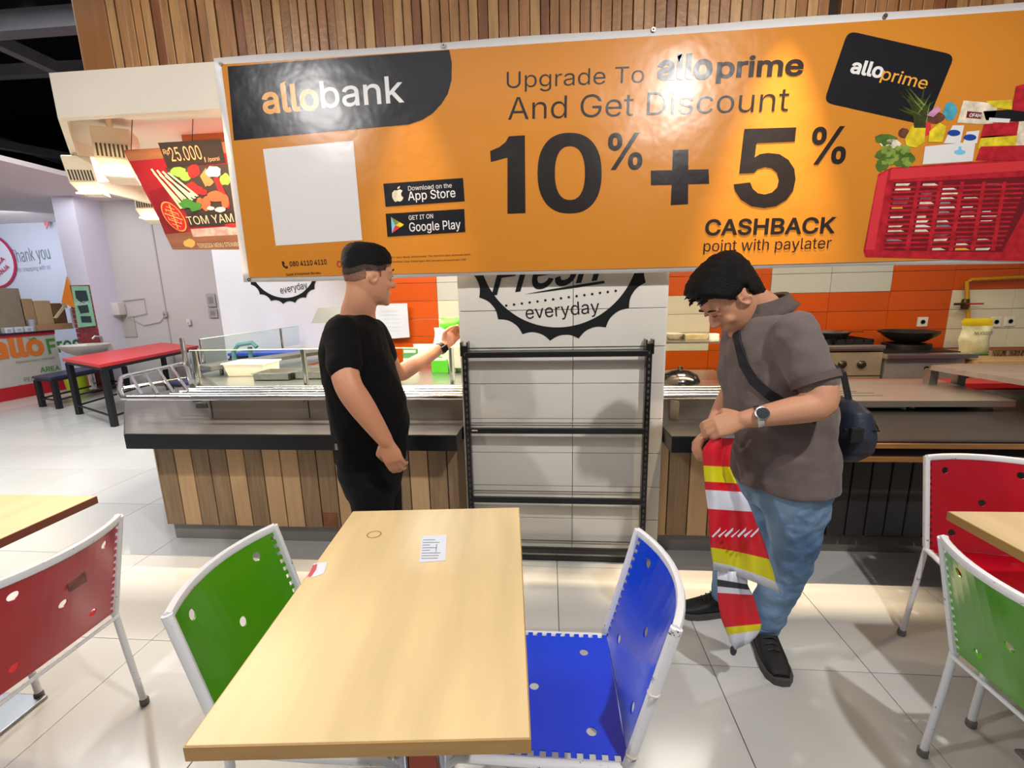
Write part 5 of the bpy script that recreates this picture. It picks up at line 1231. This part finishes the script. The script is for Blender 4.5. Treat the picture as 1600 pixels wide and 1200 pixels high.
def th1b(d):
    low = -.10-.25*sstep(-d.x, .1, .7)
    if d.x > .40: low = .25+.5*(d.x-.40)
    if abs(d.y) > .75 and abs(d.x+.05) < .32: low = .12
    return .0012 if d.z > low else -.01
O1 = ORG[0].copy()
hair_shell('hair_side_fade', body1, hc, hf, hl, hu, th1b, fade, m1, nu=144, nv=90, org=O1)
def th1c(d):
    low = .16+.12*sstep(d.x, .1, .8)-.25*sstep(-d.x, .35, .95)+.02*noise.noise(d*12)
    return .0022 if d.z > low and not d.x > .6 else -.01
hair_shell('hair_mid_fade', body1, hc, hf, hl, hu, th1c, mat('hair_fade_dark', '#3a2720', .7, var=.3, scale=80), m1, nu=144, nv=90, org=O1)
hair_shell('hair', body1, hc, hf, hl, hu, th1, hairm, m1, nu=144, nv=90, org=O1)
eyes(hc, hf, hl, hu, hs, m1)
black_t = mat('tshirt_black', '#060608', .85, bump=.5, bscale=7, spec=.2); black_j = mat('trousers_black', '#07080c', .8, spec=.25, bump=.2, bscale=22)
mb = MB()
loft(mb, [(neck0-f1*.008+zz1*.004, f1, l1, .068, .066, .080), (neck0-zz1*.022-f1*.01, f1, l1, .080, .085, .130), (pc(553, 512), f1, l1, .105, .105, .185), (pc(557, 545), f1, l1, .125, .135, .20), (pc(563, 585), f1, l1, .145, .145, .19),
    (waist, f1, l1, .158, .148, .185), (pc(577, 660), f1, l1, .160, .145, .185), (pc(580, 690), f1, l1, .150, .142, .18), (pc(582, 716), f1, l1, .142, .140, .178)], 30, 2.3)
limb(mb, [shR+zz1*.006, shR.lerp(elR, .35), shR.lerp(elR, .68)], [.060, .061, .0605])
limb(mb, [shL+zz1*.0, shL.lerp(elL, .3), shL.lerp(elL, .55)], [.060, .056, .054])
limb(mb, [neck0-zz1*.05, shR+zz1*.008], [.06, .058]); limb(mb, [neck0-zz1*.05, shL+zz1*.0], [.06, .058])
volume(mb, 'tshirt', black_t, m1, .006, 14, extra=wrinkle(.10, .016))
mb = MB()
ank = {}
loft(mb, [(pc(581, 690), f1, l1, .135, .135, .17), (pc(583, 730), f1, l1, .13, .14, .175), (pc(588, 765), f1, l1, .10, .12, .15)], 26)
for s_ in (-1, 1):
    hip = pc(585, 735)+l1*(.082*s_); kn = Vector((pc(593, 795).x, hip.y, .47)); an = Vector((kn.x-.01, hip.y+.01, .07)); ank[s_] = an
    limb(mb, [hip, hip.lerp(kn, .5), kn, kn.lerp(an, .4), an], [.100, .086, .068, .060, .048])
volume(mb, 'trousers', black_j, m1, .007, 6)
def shoe(ank_, fv, par, mm, sole, s=1):
    lv = Vector((-fv.y, fv.x, 0)); a = Vector((ank_.x, ank_.y, 0)); g = lambda x, y, z: a+fv*(x*s)+lv*(y*s)+Vector((0, 0, z*s))
    R = []
    mb = MB()
    prof = [(-.075, .030, .085, .02), (-.06, .038, .105, .02), (-.02, .040, .115, .02), (.03, .041, .100, .02), (.08, .045, .075, .02), (.13, .047, .058, .02), (.17, .042, .050, .02), (.195, .028, .040, .02)]
    vv = []; ff = []; n = 18
    for x, hw_, top, bot in prof:
        cz = (top+bot)/2; hz = (top-bot)/2
        for j in range(n):
            t = 2*PI*j/n; cy, sz = math.cos(t), math.sin(t); vv.append(g(x, math.copysign(abs(cy)**.75, cy)*hw_*(1 if sz < 0 else .94), cz+math.copysign(abs(sz)**.8, sz)*hz))
    for i in range(len(prof)-1):
        for j in range(n): ff.append((i*n+j, i*n+(j+1) % n, (i+1)*n+(j+1) % n, (i+1)*n+j))
    ff.append(tuple(reversed(range(n)))); ff.append(tuple(range((len(prof)-1)*n, len(prof)*n)))
    mb.add(vv, ff); sh_ = mb.build('shoe', mm, par, smooth=True)
    out = [(-.085, .022), (-.075, .034), (-.02, .043), (.04, .042), (.09, .049), (.14, .051), (.18, .045), (.205, .026), (.21, 0)]
    pts = [g(x, y, .0) for x, y in out]+[g(x, -y, .0) for x, y in reversed(out[:-1])]
    MB().poly(pts, (0, 0, .026*s)).build('sole', sole, sh_)
    lc_ = MB()
    for k in range(5): lc_.tube([g(.035+k*.02, -.022, .104-.0085*k*1.15), g(.035+k*.02, 0, .112-.0085*k*1.15), g(.035+k*.02, .022, .104-.0085*k*1.15)], .0028*s, 6)
    tag(lc_.build('laces', mat('laces', '#2c2b2f', .7), sh_), kind='stuff')
shb = mat('shoe_black', '#16161a', .6, bump=.1, bscale=80); sol = mat('sole_dark', '#2b2a2b', .6)
for s_ in (-1, 1): shoe(ank[s_], f1, m1, shb, sol)
w_ = wrL-hdL*.02; M = Matrix.Translation(w_) @ hdL.to_track_quat('Z', 'Y').to_matrix().to_4x4()
wt = MB().lathe([(.0265, -.011), (.033, -.011), (.034, 0), (.033, .011), (.0265, .011)], 24, M).build('watch', mat('watch_band', '#141416', .4), m1, smooth=True)
MB().bbox((-.040, -.016, -.018), (-.030, .016, .018), .003, M).build('watch_case', mat('watch_band'[:10], '#141416', .4), wt)
MB().box((-.008, -.004, -.012), (.008, .004, .012), Matrix.Translation(pc(527, 698, 1.60))).build('pocket_tag', mat('tagm', '#8f8a7e', .5), m1)
# ---------------------------------------------------------------- man in polo shirt
base()
m2loc = Vector((.93, 1.62, 0)); ORG[0] = m2loc.copy()
m2 = thing('person', 'man in grey-brown polo shirt and blue jeans looking down, folding a red streamer', 'person', m2loc)
ORG[0] = m2loc.copy(); O2 = m2loc.copy()
be = math.radians(190); f2 = Vector((math.cos(be), math.sin(be), 0)); l2 = Vector((-math.sin(be), math.cos(be), 0))
Y2 = 1.62
q2 = lambda x, y, Yv=Y2: atY(x, y, Yv)
ta = math.radians(47)
hc2 = q2(1139, 464, 1.60); hf2 = (f2*math.cos(ta)-zz1*math.sin(ta)).normalized(); hu2 = (zz1*math.cos(ta)+f2*math.sin(ta)).normalized(); hl2 = l2
hs2 = .97
nk = q2(1192, 485); ch2 = q2(1205, 540); wa2 = q2(1215, 630); pe2 = q2(1222, 715)
tl2 = (nk-pe2).normalized()
S2n = q2(1243, 527, 1.45); E2n = q2(1290, 632, 1.36); W2n = q2(1165, 655, 1.40)
S2f = q2(1200, 505, 1.80); E2f = q2(1150, 600, 1.84); W2f = q2(1112, 672, 1.58)
mb = MB()
head_geo(mb, hc2, hf2, hl2, hu2, hs2, 1.0)
limb(mb, [hc2-hu2*.04-hf2*.03, hc2-hu2*.09-hf2*.045, nk, ch2], [.058, .058, .066, .09], 20)
loft(mb, [(nk-zz1*.03, f2, l2, .06, .06, .10), (ch2, f2, l2, .10, .11, .14), (wa2, f2, l2, .12, .12, .14), (pe2, f2, l2, .11, .11, .14)], 24)
limb(mb, [S2n, S2n.lerp(E2n, .5), E2n, E2n.lerp(W2n, .3), E2n.lerp(W2n, .7), W2n], [.055, .054, .047, .044, .035, .028])
limb(mb, [S2f, S2f.lerp(E2f, .5), E2f, E2f.lerp(W2f, .35), E2f.lerp(W2f, .75), W2f], [.052, .048, .043, .041, .033, .026])
F2n = Vector((.865, 1.69, 0)); F2f = Vector((.775, 1.87, 0))
HN = q2(1245, 745, 1.54); HF = q2(1195, 745, 1.72)
limb(mb, [HN, q2(1243, 860, 1.58), Vector((F2n.x, F2n.y, .09))], [.07, .05, .04]); limb(mb, [HF, q2(1165, 850, 1.76), Vector((F2f.x, F2f.y, .09))], [.07, .05, .04])
hdn = (W2n-E2n).normalized(); hdf = (W2f-E2f).normalized()
hand(mb, W2n, hdn+Vector((0, .10, -.12)), Vector((-.1, .75, -.65)), -1, .62, 1.0, thumb=.9)
hand(mb, W2f+Vector((0, -.0, 0)), hdf*.5+Vector((-.45, -.15, -.15)), Vector((-.2, -.6, -.7)), 1, .7, .95, thumb=.9)
body2 = volume(mb, 'body', skin2, m2, .0048, 5)
def th2(d):
    low = -.25-.35*sstep(-d.x, .2, .8)
    if d.x > .15: low = .0+.62*sstep(d.x, .15, .72)
    if abs(d.y) > .6 and -.34 < d.x < .22: low = max(low, .20)
    t = .012+.012*sstep(d.z, .1, .8)+.012*sstep(d.x, .2, .8)*sstep(d.z, .2, .6)
    return t*sstep(d.z, low, low+.22)+(.002 if d.z > low else -.01)+.004*noise.noise(d*9)*(1 if d.z > low+.1 else 0)
hair_shell('hair', body2, hc2, hf2, hl2, hu2, th2, hairm, m2, org=O2)
g = MB()
for k in range(46):
    a = R_.uniform(-1.0, 1.0); b = R_.uniform(.30, .95); d = hf2*(math.cos(a)*math.sin(b))+hl2*(math.sin(a)*math.sin(b))+hu2*math.cos(b)
    p = hc2+d*.118; q = p+(d*.35+hf2*.7+hu2*R_.uniform(-.3, .4)+hl2*R_.uniform(-.4, .4)).normalized()*R_.uniform(.014, .03)
    g.tube([p, p.lerp(q, .5)+d*.004, q], [.0045, .0035, .0008], 5)
tag(g.build('hair_strands', hairm, m2, smooth=True), kind='stuff')
eyes(hc2, hf2, hl2, hu2, hs2, m2)
polo = mat('polo_fabric', '#665956', .9, var=.14, scale=14, bump=.7, bscale=6, sheen=.15)
poloc = mat('polo_collar', '#564a45', .9, var=.1, scale=30, bump=.2, bscale=60)
mb = MB()
loft(mb, [(nk+zz1*.0, f2, l2, .070, .072, .082), (q2(1196, 497), f2, l2, .10, .10, .14), (q2(1200, 520), f2, l2, .125, .125, .175), (q2(1205, 550), f2, l2, .145, .145, .185), (q2(1209, 590), f2, l2, .165, .155, .18), (wa2, f2, l2, .175, .165, .18), (q2(1218, 675), f2, l2, .175, .155, .185), (q2(1220, 715), f2, l2, .175, .155, .19), (q2(1220, 748), f2, l2, .168, .152, .19)], 30, 2.3)
limb(mb, [S2n+zz1*.01, S2n.lerp(E2n, .35), S2n.lerp(E2n, .62)], [.072, .070, .068])
limb(mb, [S2f+zz1*.0, S2f.lerp(E2f, .35), S2f.lerp(E2f, .6)], [.066, .064, .060])
limb(mb, [nk-zz1*.06, S2n], [.065, .066]); limb(mb, [nk-zz1*.06, S2f], [.06, .06])
sh2 = volume(mb, 'polo_shirt', polo, m2, .006, 12, extra=wrinkle(.085, .022))
dn = (E2n-S2n).normalized(); cp_ = S2n.lerp(E2n, .62)
MB().tube([cp_-dn*.004, cp_+dn*.018], [.0695, .0685], 28).build('sleeve_cuff', poloc, sh2, smooth=True)
# collar
cN = (hc2-hu2*.10-hf2*.05-nk).normalized(); cN = (cN*.5+Vector((0, 0, .8))).normalized()
cb_ = nk+zz1*.002; vv = []; ff = []; n = 40
sx = (f2-cN*f2.dot(cN)).normalized(); sy_ = cN.cross(sx)
for k in range(n):
    a = .16+(2*PI-.32)*k/(n-1); rad = sx*(math.cos(a)*.072)+sy_*(math.sin(a)*.072)
    o_ = rad.normalized()
    for (dr, dz_) in ((.0, -.012), (.002, .030), (.010, .034), (.024, .0), (.034, -.018+.012*math.cos(a)*-1)):
        vv.append(cb_+rad+o_*dr+cN*dz_)
for k in range(n-1):
    for j in range(4): ff.append((k*5+j, k*5+j+1, (k+1)*5+j+1, (k+1)*5+j))
co_ = MB().add(vv, ff).build('collar', poloc, sh2, smooth=True); bake(co_, [('SOLIDIFY', dict(thickness=.004, offset=0))])
for k, pxy in enumerate(((1160, 522), (1161, 538))):
    p = q2(*pxy, 1.47); 
jean = mat('jeans_blue', '#8daccc', .85, var=.2, scale=5, stretch=(1, 1, .5), col2='#5a7ba6', bump=.3, bscale=26)
mb = MB()
loft(mb, [(q2(1222, 722), f2, l2, .145, .13, .16), (q2(1226, 760), f2, l2, .14, .135, .16), (q2(1224, 790), f2, l2, .11, .12, .15)], 26)
KN = q2(1240, 862, 1.60); 
limb(mb, [HN-zz1*.03, HN.lerp(KN, .5), KN, KN.lerp(Vector((F2n.x, F2n.y, .1)), .5), Vector((F2n.x, F2n.y+.0, .085))], [.098, .098, .078, .070, .062])
KF = q2(1172, 855, 1.74)
limb(mb, [HF, HF.lerp(KF, .5), KF, Vector((F2f.x+.01, F2f.y, .25)), Vector((F2f.x, F2f.y, .085))], [.102, .088, .072, .062, .056])
jj = volume(mb, 'jeans', jean, m2, .006, 6, extra=wrinkle(.06, .018))
for (fz, ftx, rr_) in ((.11, F2n, .064), (.15, F2n, .063)):
    MB().tube([Vector((ftx.x+rr_*math.cos(a), ftx.y+rr_*math.sin(a), fz+.008*math.sin(a*2+fz*30))) for a in [2*PI*k/24 for k in range(25)]], .007, 8).build('hem_fold', jean, jj, smooth=True)
shoe(F2n, Vector((-.10, -1, 0)).normalized(), m2, shb, mat('sole_grey', '#4a4745', .7), 1.03)
shoe(F2f, Vector((-1, -.12, 0)).normalized(), m2, shb, MATS['sole_grey'], .98)
# watch
w_ = W2n-hdn*.035; M = Matrix.Translation(w_) @ hdn.to_track_quat('Z', 'Y').to_matrix().to_4x4()
silver = mat('watch_silver', '#c9c7c4', .2, metal=1)
wt = MB().lathe([(.030, -.009), (.0345, -.009), (.0355, 0), (.0345, .009), (.030, .009)], 24, M).build('watch', silver, m2, smooth=True)
dv = Vector((-.1, -.85, .52)).normalized(); Md = Matrix.Translation(w_+dv*.031) @ dv.to_track_quat('Z', 'Y').to_matrix().to_4x4()
MB().lathe([(.021, 0), (.022, .004), (.021, .010), (.017, .011)], 24, Md).build('watch_case', silver, wt, smooth=True); MB().lathe([(.001, .0105), (.0175, .0105), (.0175, .0125), (.001, .0125)], 24, Md).build('watch_dial', mat('dial', '#232830', .15), wt)
base()
# sling bag
sb = thing('sling_bag', 'black cross body sling bag worn at the back of the man in the polo', 'bag', (1.10, 1.60, 0), org=False)
sb.location = (0, 0, 0)
nyl = mat('nylon_black', '#15161b', .6, bump=.15, bscale=60); nylg = mat('nylon_blue', '#232938', .55, bump=.2, bscale=30)
bc_ = q2(1316, 668, 1.66)
mb = MB(); loft(mb, [(bc_+Vector((-.01, 0, .11)), Vector((1, 0, 0)), Vector((0, 1, 0)), .02, .03, .06), (bc_+Vector((0, 0, .08)), Vector((1, 0, 0)), Vector((0, 1, 0)), .045, .05, .11), (bc_, Vector((1, 0, 0)), Vector((0, 1, 0)), .065, .06, .14), (bc_-Vector((0, 0, .06)), Vector((1, 0, 0)), Vector((0, 1, 0)), .065, .06, .13), (bc_-Vector((.01, 0, .10)), Vector((1, 0, 0)), Vector((0, 1, 0)), .04, .05, .09)], 26, 2.6)
volume(mb, 'bag_body', nylg, sb, .006, 6)
MB().tube([bc_+Vector((-.05, -.09, .02)), bc_+Vector((.03, -.135, .03)), bc_+Vector((.07, -.05, .04))], .004, 6).build('zip', nyl, sb)
MB().bbox(bc_+Vector((-.06, -.145, -.01)), bc_+Vector((-.02, -.125, .04)), .004).build('buckle', nyl, sb)
# strap over the chest: follows the shirt surface
bm = bmesh.new(); bm.from_mesh(sh2.data); bv = BVHTree.FromBMesh(bm)
spx = [(1150, 512), (1156, 540), (1163, 568), (1178, 594), (1200, 614), (1226, 632), (1250, 643), (1275, 655)]
pts = []
for x, y in spx:
    d = ray(x, y).normalized(); h = bv.ray_cast(CAM-O2, d)
    pts.append((h[0]+O2, h[1]) if h[0] is not None else (q2(x, y, 1.45), -d))
vv = []; ff = []
PP = [p for p, n_ in pts]
for i, (p, n_) in enumerate(pts):
    t_ = (PP[min(i+1, len(PP)-1)]-PP[max(0, i-1)]).normalized(); b_ = t_.cross(n_).normalized()
    for o_, l_ in ((-.016, .004), (.016, .004), (.016, .008), (-.016, .008)): vv.append(p+b_*o_+n_*l_)
for i in range(len(pts)-1):
    for j in range(4): ff.append((i*4+j, i*4+(j+1) % 4, (i+1)*4+(j+1) % 4, (i+1)*4+j))
MB().add(vv, ff).build('strap', nyl, sb); bm.free()
MB().tube([bc_+Vector((0, -.02, .10)), bc_+Vector((-.02, 0, .20)), q2(1285, 560, 1.72)], .012, 8, flat=.3).build('strap_back', nyl, sb)
base()
# ---------------------------------------------------------------- streamer in his hands
stt = thing('paper_streamer', 'long red yellow and white printed sheet hanging crumpled from his hands', 'streamer', (.62, 1.42, 0), org=False); stt.location = (0, 0, 0)
cols = {'r': mat('sheet_red', '#d0192b', .35, bump=.25, bscale=9), 'y': mat('sheet_yellow', '#d9cf1c', .35, bump=.25, bscale=9), 'w': mat('sheet_white', '#d9dae6', .35, bump=.25, bscale=9), 'k': mat('sheet_dark', '#33343a', .5)}
YS = 1.42
rows = [(672, 1118, 1146, 'w'), (684, 1112, 1148, 'r'), (700, 1099, 1142, 'r'), (712, 1098, 1141, 'r'), (728, 1099, 1140, 'y'), (742, 1100, 1146, 'y'), (753, 1101, 1152, 'r'), (766, 1102, 1158, 'w'), (780, 1104, 1168, 'w'), (796, 1106, 1175, 'r'), (812, 1107, 1181, 'r'), (826, 1108, 1187, 'r'), (840, 1109, 1195, 'r'), (857, 1110, 1202, 'y'), (869, 1112, 1208, 'y'), (880, 1114, 1212, 'w'), (893, 1115, 1222, 'w')]
def strip(rows, Yf, name, nx=14, amp=.018, skew=None):
    mb = MB()
    for k in cols.values(): mb.use(k)
    V2 = []
    for j, (y, xa, xb, c_) in enumerate(rows):
        row = []
        for i in range(nx+1):
            u_ = i/nx; yy = y+(skew(u_, j) if skew else 0); row.append(atY(xa+(xb-xa)*u_, yy, Yf+amp*math.sin(u_*9+j*.35)*(.4+.06*j)+.01*noise.noise(Vector((u_*3, j*.3, 1)))))
        V2.append(row)
    flatv = [p for r in V2 for p in r]
    for j in range(len(rows)-1):
        mb.use(cols[rows[j][3]]); mb.add([flatv[j*(nx+1)+q] for q in range(2*(nx+1))], [(i, i+1, nx+2+i, nx+1+i) for i in range(nx)])
    o = mb.build(name, None, stt, smooth=True)
    bm = bmesh.new(); bm.from_mesh(o.data); bmesh.ops.remove_doubles(bm, verts=bm.verts, dist=1e-5); bm.to_mesh(o.data); bm.free()
    bake(o, [('SOLIDIFY', dict(thickness=.0012, offset=0))]); return o
strip(rows, YS, 'sheet_fold', skew=lambda u, j: (u*8-2)*(j/16)+(u**1.5)*30*max(0, (j-11)/5))
rows2 = [(893, 1121, 1168, 'w'), (905, 1121, 1168, 'k'), (916, 1121, 1172, 'w'), (926, 1121, 1176, 'r'), (940, 1122, 1180, 'r'), (955, 1124, 1184, 'r'), (970, 1128, 1187, 'r'), (980, 1132, 1190, 'y'), (992, 1137, 1188, 'w'), (1004, 1141, 1182, 'w'), (1016, 1148, 1172, 'w')]
def sk2(u, j): return u*(10-j*2.2) if j else 0
strip(rows2, YS+.02, 'sheet_fold', skew=sk2, amp=.012)
MB().ball(atY(1146, 1016, YS+.02), (.012, .008, .022), 10).build('dark_tip', cols['k'], stt, smooth=True)
g = MB()
for k in range(7):   # brush-like white lettering strokes on the red field
    xa = 1112+k*10; p = [atY(xa, 838-(k % 3), YS-.035), atY(xa+14, 824+(k % 2)*3, YS-.035), atY(xa+13, 829, YS-.035), atY(xa+2, 840, YS-.035)]; g.add(p, [(0, 1, 2, 3)])
bs = g.build('white_strokes', cols['w'], stt)
base()
